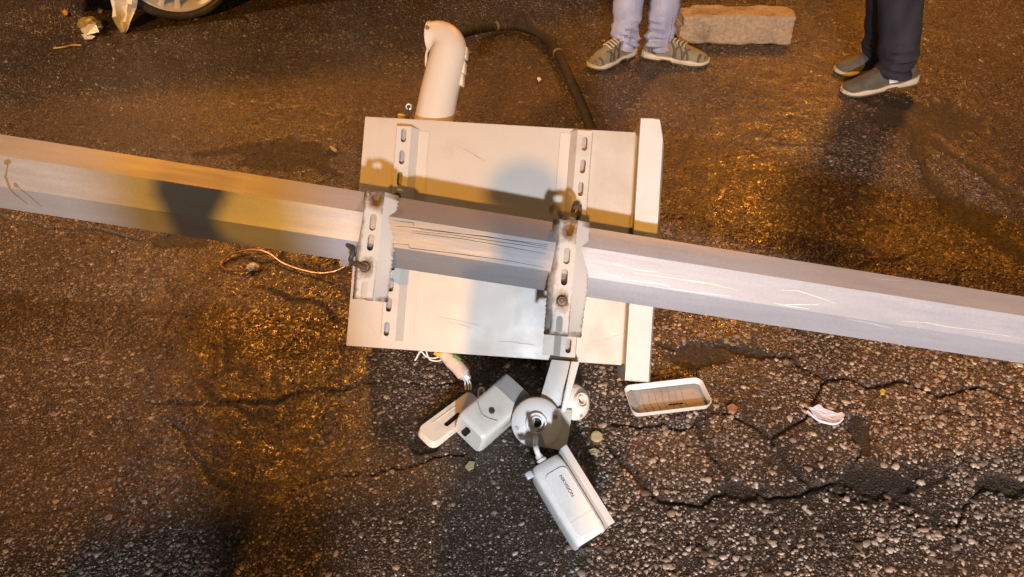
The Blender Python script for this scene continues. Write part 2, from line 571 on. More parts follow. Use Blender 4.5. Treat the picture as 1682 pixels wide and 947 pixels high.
def smooth_path(pts, n=8):
    pts = [Vector(p) for p in pts]
    out = []
    for i in range(len(pts) - 1):
        p0, p1, p2, p3 = pts[max(i - 1, 0)], pts[i], pts[i + 1], pts[min(i + 2, len(pts) - 1)]
        for k in range(n):
            t = k / n
            out.append(0.5 * ((2 * p1) + (p2 - p0) * t + (2 * p0 - 5 * p1 + 4 * p2 - p3) * t * t + (3 * p1 - p0 - 3 * p2 + p3) * t ** 3))
    out.append(pts[-1])
    return out


def tube_rings(path, rad, seg=12, squash=1.0):
    path = [Vector(p) for p in path]
    n = len(path)
    rings = []
    t0 = (path[1] - path[0]).normalized()
    a = Vector((0, 0, 1)) if abs(t0.z) < 0.9 else Vector((1, 0, 0))
    nr = (a - t0 * a.dot(t0)).normalized()
    for i in range(n):
        t = (path[min(i + 1, n - 1)] - path[max(i - 1, 0)]).normalized()
        nr = (nr - t * nr.dot(t)).normalized()
        bn = t.cross(nr)
        r = rad[i] if hasattr(rad, '__len__') else rad
        rings.append([path[i] + nr * (r * squash * math.cos(2 * math.pi * j / seg)) + bn * (r * math.sin(2 * math.pi * j / seg)) for j in range(seg)])
    return rings


def tube(name, path, rad, mat, parent=None, seg=12, caps=True):
    return loft(name, tube_rings(path, rad, seg), mat, parent, caps, caps)


def stadium(cx, cy, w, l, ang=0.0, seg=6):
    """slot outline: w wide, l long (along y)"""
    r = w / 2
    h = l / 2 - r
    pts = []
    for k in range(seg + 1):
        t = math.pi * k / seg
        pts.append((r * math.cos(t), h + r * math.sin(t)))
    for k in range(seg + 1):
        t = math.pi + math.pi * k / seg
        pts.append((r * math.cos(t), -h + r * math.sin(t)))
    ca, sa = math.cos(ang), math.sin(ang)
    return [(cx + x * ca - y * sa, cy + x * sa + y * ca) for x, y in pts]


def plate_bm(outline, holes, thick):
    """flat plate in the xy plane (top face at z = 0) with real openings"""
    bm = bmesh.new()
    edges = []
    for lp in [outline] + holes:
        vs = [bm.verts.new((x, y, 0)) for x, y in lp]
        for i in range(len(vs)):
            edges.append(bm.edges.new((vs[i], vs[(i + 1) % len(vs)])))
    bmesh.ops.triangle_fill(bm, use_beauty=True, use_dissolve=False, edges=edges, normal=(0, 0, 1))
    ret = bmesh.ops.extrude_face_region(bm, geom=list(bm.faces))
    for v in [g for g in ret['geom'] if isinstance(g, bmesh.types.BMVert)]:
        v.co.z -= thick
    return bm


def lathe(name, fr, prof, mat, parent=None, seg=32, caps=True):
    """prof: (radius, height along fr.z)"""
    rings = [[fr(r * math.cos(2 * math.pi * j / seg), r * math.sin(2 * math.pi * j / seg), h) for j in range(seg)] for r, h in prof]
    return loft(name, rings, mat, parent, caps, caps)


# ------------------------------------------------------------------ noise for the terrain
TAB = rng.random(65536)


def vnoise(x, y, s, seed=0):
    x = x * s + 1000.0 + seed * 17.3
    y = y * s + 1000.0 + seed * 9.1
    ix = np.floor(x).astype(np.int64)
    iy = np.floor(y).astype(np.int64)
    fx, fy = x - ix, y - iy
    fx, fy = fx * fx * (3 - 2 * fx), fy * fy * (3 - 2 * fy)

    def hsh(a, b):
        return TAB[((a * 73856093) ^ (b * 19349663) ^ (seed * 83492791)) & 65535]
    a = hsh(ix, iy) * (1 - fx) + hsh(ix + 1, iy) * fx
    c = hsh(ix, iy + 1) * (1 - fx) + hsh(ix + 1, iy + 1) * fx
    return a * (1 - fy) + c * fy


def fbm(x, y, s, o=4, seed=0):
    r, a, t = 0.0, 1.0, 0.0
    for k in range(o):
        r = r + a * vnoise(x, y, s * 2 ** k, seed + k)
        t += a
        a *= 0.5
    return r / t


def g2(p):
    v = at(p[0], p[1], 0.0)
    return (v.x, v.y)


# cracks as they run over the road, and one painted post shadow (photo positions brought down to the ground), width in metres
CRACKS_AND_SHADE = [
    ([(1255, 584), (1302, 592), (1352, 623), (1391, 623), (1426, 638), (1484, 630), (1540, 654), (1600, 640), (1682, 655)], .016),
    ([(1352, 623), (1333, 650), (1321, 681), (1290, 696), (1267, 712), (1247, 700), (1212, 685), (1174, 677)], .015),
    ([(1267, 712), (1290, 735), (1325, 778), (1337, 797)], .013),
    ([(1337, 797), (1368, 789), (1399, 766), (1426, 735), (1422, 708), (1410, 685)], .022),
    ([(1337, 797), (1302, 809), (1259, 816), (1213, 809), (1182, 816), (1151, 832), (1077, 809), (1058, 789), (1019, 762), (999, 727)], .016),
    ([(1147, 692), (1154, 735), (1189, 774), (1197, 809)], .016),
    ([(1360, 801), (1399, 816), (1445, 820), (1480, 836), (1520, 848), (1563, 858), (1577, 890), (1592, 944)], .008),
    ([(1502, 701), (1545, 733), (1588, 758), (1628, 787), (1682, 794)], .008),
    ([(1628, 787), (1590, 815), (1563, 858)], .011),
    ([(1410, 685), (1460, 690), (1502, 701), (1560, 680), (1640, 700), (1682, 720)], .014),
    ([(1174, 677), (1120, 700), (1060, 705), (1010, 690)], .009),
    ([(240, 655), (300, 660), (369, 661), (452, 665), (507, 641), (594, 630), (715, 627), (800, 622)], .007),
    ([(280, 690), (310, 727), (341, 762), (345, 793), (372, 810)], .008),
    ([(473, 803), (542, 789), (611, 779), (680, 762), (718, 741), (760, 745)], .009),
    ([(430, 470), (480, 490), (530, 500), (560, 530)], .010),
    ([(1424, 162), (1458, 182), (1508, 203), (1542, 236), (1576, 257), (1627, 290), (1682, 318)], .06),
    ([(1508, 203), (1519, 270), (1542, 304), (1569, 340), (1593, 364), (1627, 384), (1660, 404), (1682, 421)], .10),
    ([(330, 252), (420, 240), (500, 262), (560, 290)], .06),  # no crack: the post's cast shadow, painted as dark sunken ground
    ([(1080, 560), (1130, 580), (1180, 562), (1255, 584)], .03),
    ([(0, 350), (80, 380), (160, 372), (230, 395)], .02),
]
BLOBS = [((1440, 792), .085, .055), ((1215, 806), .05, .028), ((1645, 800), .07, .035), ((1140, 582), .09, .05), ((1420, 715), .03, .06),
         ((470, 255), .20, .13), ((1590, 350), .10, .12), ((700, 720), .05, .03), ((300, 395), .10, .04), ((1520, 190), .25, .18)]  # the patch above the post's left part paints its cast shadow
CRK_AND_SHADE = [([g2(p) for p in pl], w) for pl, w in CRACKS_AND_SHADE]
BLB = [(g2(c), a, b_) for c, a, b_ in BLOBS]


def crack_and_shade_field(x, y):
    """0..1 how far a spot is filled with dark dirt or painted shadow, and its sunk depth"""
    wx = x + (fbm(x, y, 9, 4, 3) - 0.5) * 0.055
    wy = y + (fbm(x, y, 9, 4, 23) - 0.5) * 0.055
    wid = 0.20 + 1.0 * vnoise(x, y, 7.0, 41)
    out = np.zeros_like(x)
    for pl, w in CRK_AND_SHADE:
        for (ax, ay), (bx, by) in zip(pl[:-1], pl[1:]):
            mg = 0.04 + w * 2
            k = (wx > min(ax, bx) - mg) & (wx < max(ax, bx) + mg) & (wy > min(ay, by) - mg) & (wy < max(ay, by) + mg)
            if not k.any():
                continue
            X, Y = wx[k], wy[k]
            dx, dy = bx - ax, by - ay
            t = np.clip(((X - ax) * dx + (Y - ay) * dy) / (dx * dx + dy * dy + 1e-9), 0, 1)
            d = np.hypot(X - ax - t * dx, Y - ay - t * dy)
            v = np.clip(1.35 - d / (0.5 * w * wid[k]) * 0.75, 0, 1)
            out[k] = np.maximum(out[k], v)
    for (cx, cy), a, b_ in BLB:
        k = (abs(wx - cx) < 2 * a) & (abs(wy - cy) < 2 * b_)
        if not k.any():
            continue
        r = np.hypot((wx[k] - cx) / a, (wy[k] - cy) / b_) + (fbm(x[k], y[k], 30, 3, 77) - 0.5) * 0.8
        out[k] = np.maximum(out[k], np.clip((1.15 - r) * 3.0, 0, 0.95))
    # fine network of alligator cracks where the surface is breaking up
    cs = 0.17
    gx, gy = wx / cs, wy / cs
    ix, iy = np.floor(gx).astype(np.int64), np.floor(gy).astype(np.int64)
    f1 = np.full(x.shape, 9.0)
    f2 = np.full(x.shape, 9.0)
    for oi in (-1, 0, 1):
        for oj in (-1, 0, 1):
            a, b_ = ix + oi, iy + oj
            hx = TAB[((a * 2654435 + b_ * 40503) ^ 1234) & 65535]
            hy = TAB[((a * 97531 + b_ * 864197) ^ 4321) & 65535]
            d = np.hypot(a + hx - gx, b_ + hy - gy)
            f2 = np.where(d < f1, f1, np.minimum(f2, d))
            f1 = np.minimum(f1, d)
    reg = np.clip((fbm(x, y, 1.3, 3, 61) - 0.47) * 7, 0, 1) * np.clip((vnoise(x, y, 5.0, 91) - 0.35) * 3, 0, 1)
    net = np.clip(1.2 - (f2 - f1) / 0.055, 0, 1) * reg * 0.8
    out = np.maximum(out, net)
    return np.clip(out, 0, 1)


def height(x, y, cr):
    return (fbm(x, y, 1.1, 3, 5) - 0.5) * 0.014 + (fbm(x, y, 14, 3, 15) - 0.5) * 0.005 - cr * cr * 0.009


# ------------------------------------------------------------------ the road
def axis(lo, hi, step, far_lo, far_hi, nfar):
    d = np.arange(lo, hi + step / 2, step)
    a = lo - np.geomspace(step * 2, lo - far_lo, nfar)[::-1]
    b_ = hi + np.geomspace(step * 2, far_hi - hi, nfar)
    return np.concatenate([a, d, b_])


gx = axis(-2.1, 2.1, 0.006, -90, 90, 30)
gy = np.concatenate([0.62 - np.geomspace(0.012, 60, 26)[::-1], np.arange(0.62, 3.0, 0.006), np.arange(3.0, 4.8, 0.012), 4.8 + np.geomspace(0.02, 90, 30)])
X, Y = np.meshgrid(gx, gy)
near = np.clip((6.0 - np.hypot(X, Y - 2)) / 2.0, 0, 1)
CR = crack_and_shade_field(X.ravel(), Y.ravel()).reshape(X.shape) * near
Z = height(X, Y, CR) * near
nx, ny = len(gx), len(gy)
me = bpy.data.meshes.new('road')
me.vertices.add(nx * ny)
me.vertices.foreach_set('co', np.stack([X, Y, Z], -1).astype(np.float32).ravel())
ii = np.arange(nx * ny).reshape(ny, nx)
q = np.stack([ii[:-1, :-1], ii[:-1, 1:], ii[1:, 1:], ii[1:, :-1]], -1).reshape(-1, 4)
me.loops.add(q.size)
me.loops.foreach_set('vertex_index', q.astype(np.int32).ravel())
me.polygons.add(len(q))
me.polygons.foreach_set('loop_start', (np.arange(len(q)) * 4).astype(np.int32))
me.polygons.foreach_set('use_smooth', np.ones(len(q), dtype=bool))
atr = me.attributes.new('crack_and_shade', 'FLOAT', 'POINT')
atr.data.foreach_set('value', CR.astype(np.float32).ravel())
me.update(calc_edges=True)
me.materials.append(M['road'])
road = bpy.data.objects.new('road', me)
COL.objects.link(road)
tag(road, kind='structure')


def stone_geometry(n, sides=6):
    return None


def scatter_stones(cell, xa, xb, ya, yb, rmean, dmax):
    xs = np.arange(xa, xb, cell)
    ys = np.arange(ya, yb, cell)
    sx, sy = np.meshgrid(xs, ys)
    sx = (sx + (rng.random(sx.shape) - 0.5) * cell * 1.1).ravel()
    sy = (sy + (rng.random(sy.shape) - 0.5) * cell * 1.1).ravel()
    # only where the road can be seen: the wedge in front of the onlooker
    k = np.abs(sx) < 0.34 + 0.70 * np.maximum(sy, 0.0) + 0.25
    sx, sy = sx[k], sy[k]
    cr = crack_and_shade_field(sx, sy)
    dens = dmax - (dmax + 0.2) * cr
    expo = np.clip((2.3 - sy) * 0.8, 0, 1) * np.clip((sx + 0.9) * 0.8, 0.25, 1)   # the surface is worn down to the stones here
    dens = dens * np.clip(0.45 + 0.50 * expo + 4.2 * (fbm(sx, sy, 3.4, 5, 33) - 0.46), 0.16, 1.15)
    k = rng.random(sx.shape) < dens
    sx, sy, cr = sx[k], sy[k], cr[k]
    n = len(sx)
    r = np.clip(np.exp(rng.normal(math.log(rmean), 0.46, n)), 0.0018, 0.0125)
    r = r * np.where(sy < 2.75, 0.80 + 0.22 * np.clip((sx + 0.7) * 0.8, 0, 1), 1.0)
    z = height(sx, sy, cr)
    S = 6
    th = (np.arange(S) / S * 2 * np.pi)[None, :] + rng.random((n, 1)) * 7 + (rng.random((n, S)) - 0.5) * 0.7
    rr = r[:, None] * (0.72 + 0.5 * rng.random((n, S)))
    el = 0.62 + 0.5 * rng.random((n, 1))
    an = rng.random((n, 1)) * np.pi
    lx, ly = rr * np.cos(th), rr * np.sin(th) * el
    ox = lx * np.cos(an) - ly * np.sin(an)
    oy = lx * np.sin(an) + ly * np.cos(an)
    hgt = r * (0.10 + 0.16 * rng.random(n))
    tx, ty = (rng.random((n, 1)) - 0.5) * 0.55, (rng.random((n, 1)) - 0.5) * 0.55
    V = np.zeros((n, 2 * S, 3), dtype=np.float32)
    V[:, :S, 0] = sx[:, None] + ox
    V[:, :S, 1] = sy[:, None] + oy
    V[:, :S, 2] = (z - 0.0022)[:, None]
    V[:, S:, 0] = sx[:, None] + ox * 0.74
    V[:, S:, 1] = sy[:, None] + oy * 0.74
    V[:, S:, 2] = (z + hgt)[:, None] + ox * tx + oy * ty
    base = (np.arange(n) * 2 * S)[:, None]
    j = np.arange(S)
    jn = (j + 1) % S
    quads = np.stack([base + j, base + jn, base + S + jn, base + S + j], -1).reshape(n, S * 4)
    top = base + S + j
    loops = np.concatenate([quads, top], 1)
    per = np.array([4] * S + [S])
    me = bpy.data.meshes.new('aggregate_stones')
    me.vertices.add(n * 2 * S)
    me.vertices.foreach_set('co', V.ravel())
    me.loops.add(loops.size)
    me.loops.foreach_set('vertex_index', loops.astype(np.int32).ravel())
    tot = np.tile(per, n)
    me.polygons.add(len(tot))
    me.polygons.foreach_set('loop_start', np.concatenate([[0], np.cumsum(tot)[:-1]]).astype(np.int32))
    a = me.attributes.new('tone', 'FLOAT', 'POINT')
    tone = np.clip(rng.beta(1.8, 1.9, n) * (0.74 + 0.80 * np.clip((2.3 - sy) * 0.8, 0, 1) * np.clip((sx + 0.9) * 0.8, 0.25, 1)), 0, 0.985)  # near-right stones are paler, with the cool lamp's brightness painted in too
    a.data.foreach_set('value', np.repeat(tone, 2 * S).astype(np.float32))
    me.update(calc_edges=True)
    me.materials.append(M['stone_mass'])
    o = bpy.data.objects.new('aggregate_stones', me)
    COL.objects.link(o)
    adopt(o, road)
    tag(o, kind='stuff')
    print('stones', n)


# the joined stones carry their own tone, the single ones vary by object
ms = M['stone'].copy()
ms.name = 'exposed_stone_mass'
for nd in ms.node_tree.nodes:
    if nd.type == 'MATH' and nd.operation == 'MULTIPLY':
        nd.inputs[1].default_value = 0.0
M['stone_mass'] = ms
scatter_stones(0.0090, -1.75, 1.75, 0.78, 2.75, 0.0043, 0.95)
scatter_stones(0.0125, -3.0, 3.0, 2.75, 4.5, 0.0044, 0.75)


def single_stones():
    meshes = []
    for k in range(8):
        S = 7
        th = [2 * math.pi * (j + random.uniform(-.3, .3)) / S for j in range(S)]
        rr = [random.uniform(.75, 1.15) for j in range(S)]
        el = random.uniform(.6, .95)
        V = [(rr[j] * math.cos(th[j]), rr[j] * math.sin(th[j]) * el, -0.25) for j in range(S)]
        V += [(rr[j] * .92 * math.cos(th[j]), rr[j] * .92 * math.sin(th[j]) * el, 0.12 + random.uniform(-.08, .08)) for j in range(S)]
        V += [(rr[j] * .6 * math.cos(th[j]), rr[j] * .6 * math.sin(th[j]) * el, 0.36 + random.uniform(-.06, .06)) for j in range(S)]
        F = [(i * S + j, i * S + (j + 1) % S, (i + 1) * S + (j + 1) % S, (i + 1) * S + j) for i in (0, 1) for j in range(S)]
        F.append(tuple(2 * S + j for j in range(S)))
        me = bpy.data.meshes.new('stone_chip')
        me.from_pydata(V, [], F)
        a = me.attributes.new('tone', 'FLOAT', 'POINT')
        for d in a.data:
            d.value = 0.0
        me.materials.append(M['stone'])
        meshes.append(me)
    pts = []
    tries = 0
    while len(pts) < 290 and tries < 9000:
        tries += 1
        x, y = random.uniform(-1.3, 1.4), 0.86 + 0.85 * random.random() ** 1.6
        if abs(x) > 0.34 + 0.66 * y + 0.1:
            continue
        if random.random() > 0.45 + 0.5 * (x > -0.2):
            continue
        if any((x - a) ** 2 + (y - b_) ** 2 < 0.028 ** 2 for a, b_ in pts):
            continue
        pts.append((x, y))
    ax, ay = np.array([p[0] for p in pts]), np.array([p[1] for p in pts])
    cr = crack_and_shade_field(ax, ay)
    z = height(ax, ay, cr)
    for i, (x, y) in enumerate(pts):
        if cr[i] > 0.6:
            continue
        o = bpy.data.objects.new('stone_chip', random.choice(meshes))
        r = random.choice((.007, .0075, .008, .009, .0105))
        o.scale = (r, r * random.uniform(.7, 1), r * .45)
        o.location = (x, y, z[i])
        o.rotation_euler = (random.uniform(-.2, .2), random.uniform(-.2, .2), random.uniform(0, 6.28))
        COL.objects.link(o)
        o.parent = road


single_stones()


def ground_z(x, y):
    a, b_ = np.array([x]), np.array([y])
    return float(height(a, b_, crack_and_shade_field(a, b_))[0])


# ------------------------------------------------------------------ the fallen pole
PM = pan(820, 408, 0.125)
PR = at(1682, 542, 0.24)
PD = (PR - PM).normalized()
RP = 0.081
pole_t = thing('lamp_post', 'long pale grey octagonal steel post lying across the road under the clamps', 'pole', (PR.x, PR.y, 0))
vdir = (EYE - PM)
vdir = (vdir - PD * vdir.dot(PD)).normalized()
PY = vdir.cross(PD)


def pole_pt(s, ang, k=1.0):
    """s metres along, angle from the side facing the onlooker, k radius factor"""
    return PM + PD * s + (vdir * math.cos(ang) + PY * math.sin(ang)) * RP * k


PZ = vdir
POLE_F = Frame(PM, PD, PY, PZ)


def build_pole():
    R8 = RP / math.cos(math.pi / 8)
    bm = bmesh.new()
    ss = [-4.2, -2.5, -1.6, -1.2, -0.8, -0.4, 0, 0.4, 0.8, 1.2, 1.6, 2.4]
    rings = []
    for s in ss:
        r = R8 * (1.0 - 0.020 * s)
        rings.append([bm.verts.new((s, r * math.sin(math.pi / 8 + k * math.pi / 4 + math.pi), r * math.cos(math.pi / 8 + k * math.pi / 4 + math.pi))) for k in range(8)])
    for a, b_ in zip(rings[:-1], rings[1:]):
        for k in range(8):
            bm.faces.new((a[k], a[(k + 1) % 8], b_[(k + 1) % 8], b_[k]))
    bm.faces.new(rings[0])
    bm.faces.new(rings[-1])
    ed = [e for e in bm.edges if abs(e.verts[0].co.x - e.verts[1].co.x) > 0.1]
    bmesh.ops.bevel(bm, geom=ed, offset=0.0305, segments=6, profile=0.5, affect='EDGES')
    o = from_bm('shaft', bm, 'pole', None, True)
    me = o.data
    o.matrix_world = POLE_F.mat()
    loc, rot, sc = POLE_F.mat().decompose()
    o.location, o.rotation_euler = loc, rot.to_euler()
    o.parent = pole_t
    o.matrix_parent_inverse = Matrix.Translation(pole_t.location).inverted()
    return o


shaft = build_pole()


def pole_uv(x, y):
    """photo position on the pole's front facet -> (s, across)"""
    d = ray(x, y)
    pl = PM + vdir * RP
    h = EYE + d * ((pl - EYE).dot(vdir) / d.dot(vdir))
    q = h - PM
    return q.dot(PD), q.dot(PY)


def pole_surface(s, a):
    r = RP * (1.0 - 0.020 * s)
    e = r * math.tan(math.pi / 8)
    if abs(a) <= e:
        n = r
    else:
        n = r - (abs(a) - e)
    return n


def pole_strip(name, pts, w, mat, lift=0.0007):
    V, F = [], []
    uv = [pole_uv(*p) for p in pts]
    dense = []
    for (s0, a0), (s1, a1) in zip(uv[:-1], uv[1:]):
        for k in range(6):
            dense.append((s0 + (s1 - s0) * k / 6, a0 + (a1 - a0) * k / 6))
    dense.append(uv[-1])
    n = len(dense)
    for i, (s, a) in enumerate(dense):
        s0, a0 = dense[max(i - 1, 0)]
        s1, a1 = dense[min(i + 1, n - 1)]
        t = Vector((s1 - s0, a1 - a0)).normalized()
        hw = w / 2 * (0.35 + 0.65 * math.sin(math.pi * (i + 0.4) / n)) * random.uniform(.8, 1.15)
        for sg in (-1, 1):
            ss, aa = s - t.y * hw * sg, a + t.x * hw * sg
            V.append(POLE_F(ss, aa, pole_surface(ss, aa) + lift))
    for i in range(n - 1):
        F.append((2 * i, 2 * i + 1, 2 * i + 3, 2 * i + 2))
    return obj(name, V, F, mat, pole_t)


for pts in ([(648, 362), (680, 366), (679, 371)], [(648, 371), (676, 373), (760, 384), (830, 393), (900, 402)],
            [(677, 379), (740, 385), (820, 397), (898, 408)], [(676, 382), (760, 392), (896, 416)],
            [(646, 399), (672, 402), (672, 407), (740, 415), (830, 427), (895, 439)], [(690, 377), (800, 388), (898, 405)]):
    pole_strip('scratch', pts, 0.0015, 'groove')
for pts in ([(1030, 441), (1055, 444), (1080, 446)], [(1040, 448), (1075, 452), (1115, 458), (1160, 464), (1214, 477)],
            [(1120, 459), (1160, 465)], [(1030, 460), (1060, 463), (1085, 466), (1100, 470)], [(1095, 472), (1130, 478), (1200, 486)],
            [(1275, 476), (1310, 477), (1345, 488), (1375, 499)], [(1270, 497), (1300, 503), (1330, 507)], [(1440, 457), (1470, 460), (1500, 462)],
            [(1480, 527), (1520, 529), (1560, 537), (1640, 545)], [(1590, 543), (1640, 549), (1682, 556)], [(1290, 500), (1345, 500)],
            [(985, 448), (1005, 452), (1022, 456)], [(1005, 432), (1030, 438)], [(1390, 523), (1440, 533), (1470, 540)]):
    pole_strip('bright_scratch', pts, random.uniform(.0010, .0022), 'shine')
for pts, w in (([(12, 262), (14, 270)], .016), ([(14, 268), (10, 290), (20, 318), (34, 334)], .005), ([(24, 300), (30, 308)], .008), ([(30, 306), (44, 320), (56, 338)], .003)):
    pole_strip('run_stain', pts, w, worn('dried_run', (0.26, 0.19, 0.09), (0.2, 0.14, 0.06), 0.7, 0, 0.5, 60, 0.1))

# ------------------------------------------------------------------ the cabinet
cab = thing('equipment_cabinet', 'cream steel equipment cabinet lying tilted with its railed back facing up', 'cabinet', (CO.x + 0.3, CO.y + 0.35, 0))


def cabinet_body():
    # open-backed shell read as a box with a folded rim, back plate slightly recessed
    b_ = rbox('body', PF, (0, 0, -CD), (CW, CH, 0), 'panel', cab, 0.0035, 2)
    # door on the far side, resting on the road
    rbox('door', PF, (0.012, 0.012, -CD - 0.022), (CW - 0.012, CH - 0.012, -CD - 0.002), 'panel', cab, 0.004, 2)


cabinet_body()


def seam(name, x0, y0, x1, y1, w=0.002):
    a, b_ = uvn(pan(x0, y0)), uvn(pan(x1, y1))
    rbox(name, PF, (min(a.x, b_.x) - w / 2, min(a.y, b_.y), 0.0), (max(a.x, b_.x) + w / 2, max(a.y, b_.y), 0.0008), 'rail', cab, 0)


def scuff(pts, w, mat):
    V, F = [], []
    q = [uvn(pan(x, y)) for x, y in pts]
    n = len(q)
    for i, a in enumerate(q):
        d = (q[min(i + 1, n - 1)] - q[max(i - 1, 0)]).normalized()
        hw = w / 2 * (0.3 + 0.7 * math.sin(math.pi * (i + .5) / n)) * random.uniform(.7, 1.3)
        V += [P3(a.x - d.y * hw, a.y + d.x * hw, 0.0005), P3(a.x + d.y * hw, a.y - d.x * hw, 0.0005)]
    F = [(2 * i, 2 * i + 1, 2 * i + 3, 2 * i + 2) for i in range(n - 1)]
    obj('scuff', V, F, mat, cab)


SC = worn('scuffed_paint', (0.44, 0.40, 0.34), (0.54, 0.51, 0.45), 0.6, 0, 0.9, 60, 0.05)
for x, y, a, l in ((745, 235, .5, 60), (760, 242, .55, 44), (1010, 300, 1.4, 50), (720, 520, .2, 70), (735, 528, .25, 40), (985, 560, -.3, 36), (820, 560, .1, 60), (612, 250, 1.3, 40), (605, 530, 1.0, 30), (880, 480, .8, 30)):
    scuff([(x + l * t * math.cos(a) + random.uniform(-1, 1), y + l * t * math.sin(a) + random.uniform(-1, 1)) for t in (0, .2, .4, .6, .8, 1)], random.uniform(.0009, .0022), SC)

# rain hood over the cabinet's top end: a folded pan standing proud of the box on three sides
def hood():
    x0 = CW + 0.006
    prof = [(x0, 0.030), (x0 + 0.026, 0.034), (x0 + 0.058, 0.028), (x0 + 0.070, -0.03), (x0 + 0.070, -CD - 0.03), (x0 + 0.012, -CD - 0.03), (x0, -CD - 0.02)]
    lo, hi = -0.036, CH + 0.030
    rings = []
    for v, k in ((lo, -0.006), (lo + 0.003, 0.0), (hi - 0.05, 0.0), (hi - 0.003, 0.0), (hi, -0.005)):
        ring = []
        for i, (u, n_) in enumerate(prof):
            uu = u
            if v > hi - 0.01 and i in (2, 3, 4):
                uu -= 0.010
            ring.append(P3(uu, v, n_ + k))
        rings.append(ring)
    o = loft('rain_hood', rings, 'hood', cab, smooth=False)
    # folded inner lip between hood and box, in the dark gap
    rbox('hood_lip', PF, (CW - 0.001, 0.004, -CD + 0.01), (CW + 0.007, CH - 0.004, -0.014), 'rail', cab, 0.001, 1)
    return o


hood()

# mounting rails: hat profile, web with slots
RH = 0.024


def rail(top, bot, slots, side):
    A, B = pan(*top, RH), pan(*bot, RH)
    V_ = (A - B).normalized()
    U_ = V_.cross(CN).normalized()
    L = (A - B).length
    fr = Frame((A + B) / 2, U_, V_, CN)
    hw = 0.0185
    hs = []
    for s in slots:
        q = pan(*s, RH) - fr.o
        hs.append(stadium(q.dot(U_) * 0.6, q.dot(V_), 0.0135, 0.036, random.uniform(-.03, .03)))
    bm = plate_bm([(-hw, -L / 2), (hw, -L / 2), (hw, L / 2), (-hw, L / 2)], hs, 0.0025)
    bm.transform(fr.mat())
    r_ = from_bm('mounting_rail', bm, 'rail', cab, False)
    # side walls and foot
    for sg in (-1, 1):
        wide = (sg == side)
        x0 = sg * hw
        x1 = sg * (hw + (0.017 if wide else 0.003))
        ring = []
        for y in (-L / 2, L / 2):
            ring.append([fr(x0, y, 0.0), fr(x1, y, -RH + 0.002), fr(x1 - sg * 0.003, y, -RH + 0.0005), fr(x0 - sg * 0.003, y, -0.0026)])
        loft('rail_wall', ring, 'rail', r_, smooth=False)
    x0, x1 = side * (hw + 0.0165), side * (hw + 0.043)
    rbox('rail_foot', fr, (min(x0, x1), -L / 2, -RH + 0.0003), (max(x0, x1), L / 2 - 0.004, -RH + 0.0022), 'panel', r_, 0.0005, 1)
    # grey strip seen down through the slots
    rbox('rail_floor', fr, (-hw + 0.002, -L / 2 + 0.004, -RH + 0.0004), (hw - 0.002, L / 2 - 0.004, -RH + 0.0016), 'grey', r_, 0)


rail((664, 207), (637, 559), [(663, 222), (660, 258), (656, 293), (653, 328), (650, 362), (647, 397), (644, 432), (641, 467), (637, 500), (633, 540)], 1)
rail((961, 214), (932, 586), [(961, 236), (958, 273), (954, 310), (951, 345), (948, 380), (945, 416), (942, 452), (939, 490), (937, 528), (934, 568)], -1)

# cable gland and earth stud on the upper side
gl = P3(*(uvn(pan(652, 196))[:2]), -0.05)
fr = Frame(P3(uvn(pan(654, 196)).x, CH, -0.04), CU, CN, CV)
lathe('cable_gland', fr, [(0.013, 0), (0.013, 0.006), (0.010, 0.007), (0.010, 0.014), (0.012, 0.015), (0.012, 0.020), (0.004, 0.021)], worn('brass', (0.60, 0.36, 0.08), (0.3, 0.2, 0.06), 0.4, 0.4, 0.4, 50, 0.1), cab, 16)
fr = Frame(P3(uvn(pan(666, 196)).x, CH, -0.03), CU, CN, CV)
lathe('earth_stud', fr, [(0.0028, 0), (0.0028, 0.034), (0.002, 0.035)], 'rust', cab, 10)
fr = Frame(fr(0, 0, 0.040), CU, CV, CN)
tube('stud_ring', [fr(0.007 * math.cos(t), 0.007 * math.sin(t)) for t in [k * 0.6 for k in range(11)]], 0.0018, 'shine', cab, 8)


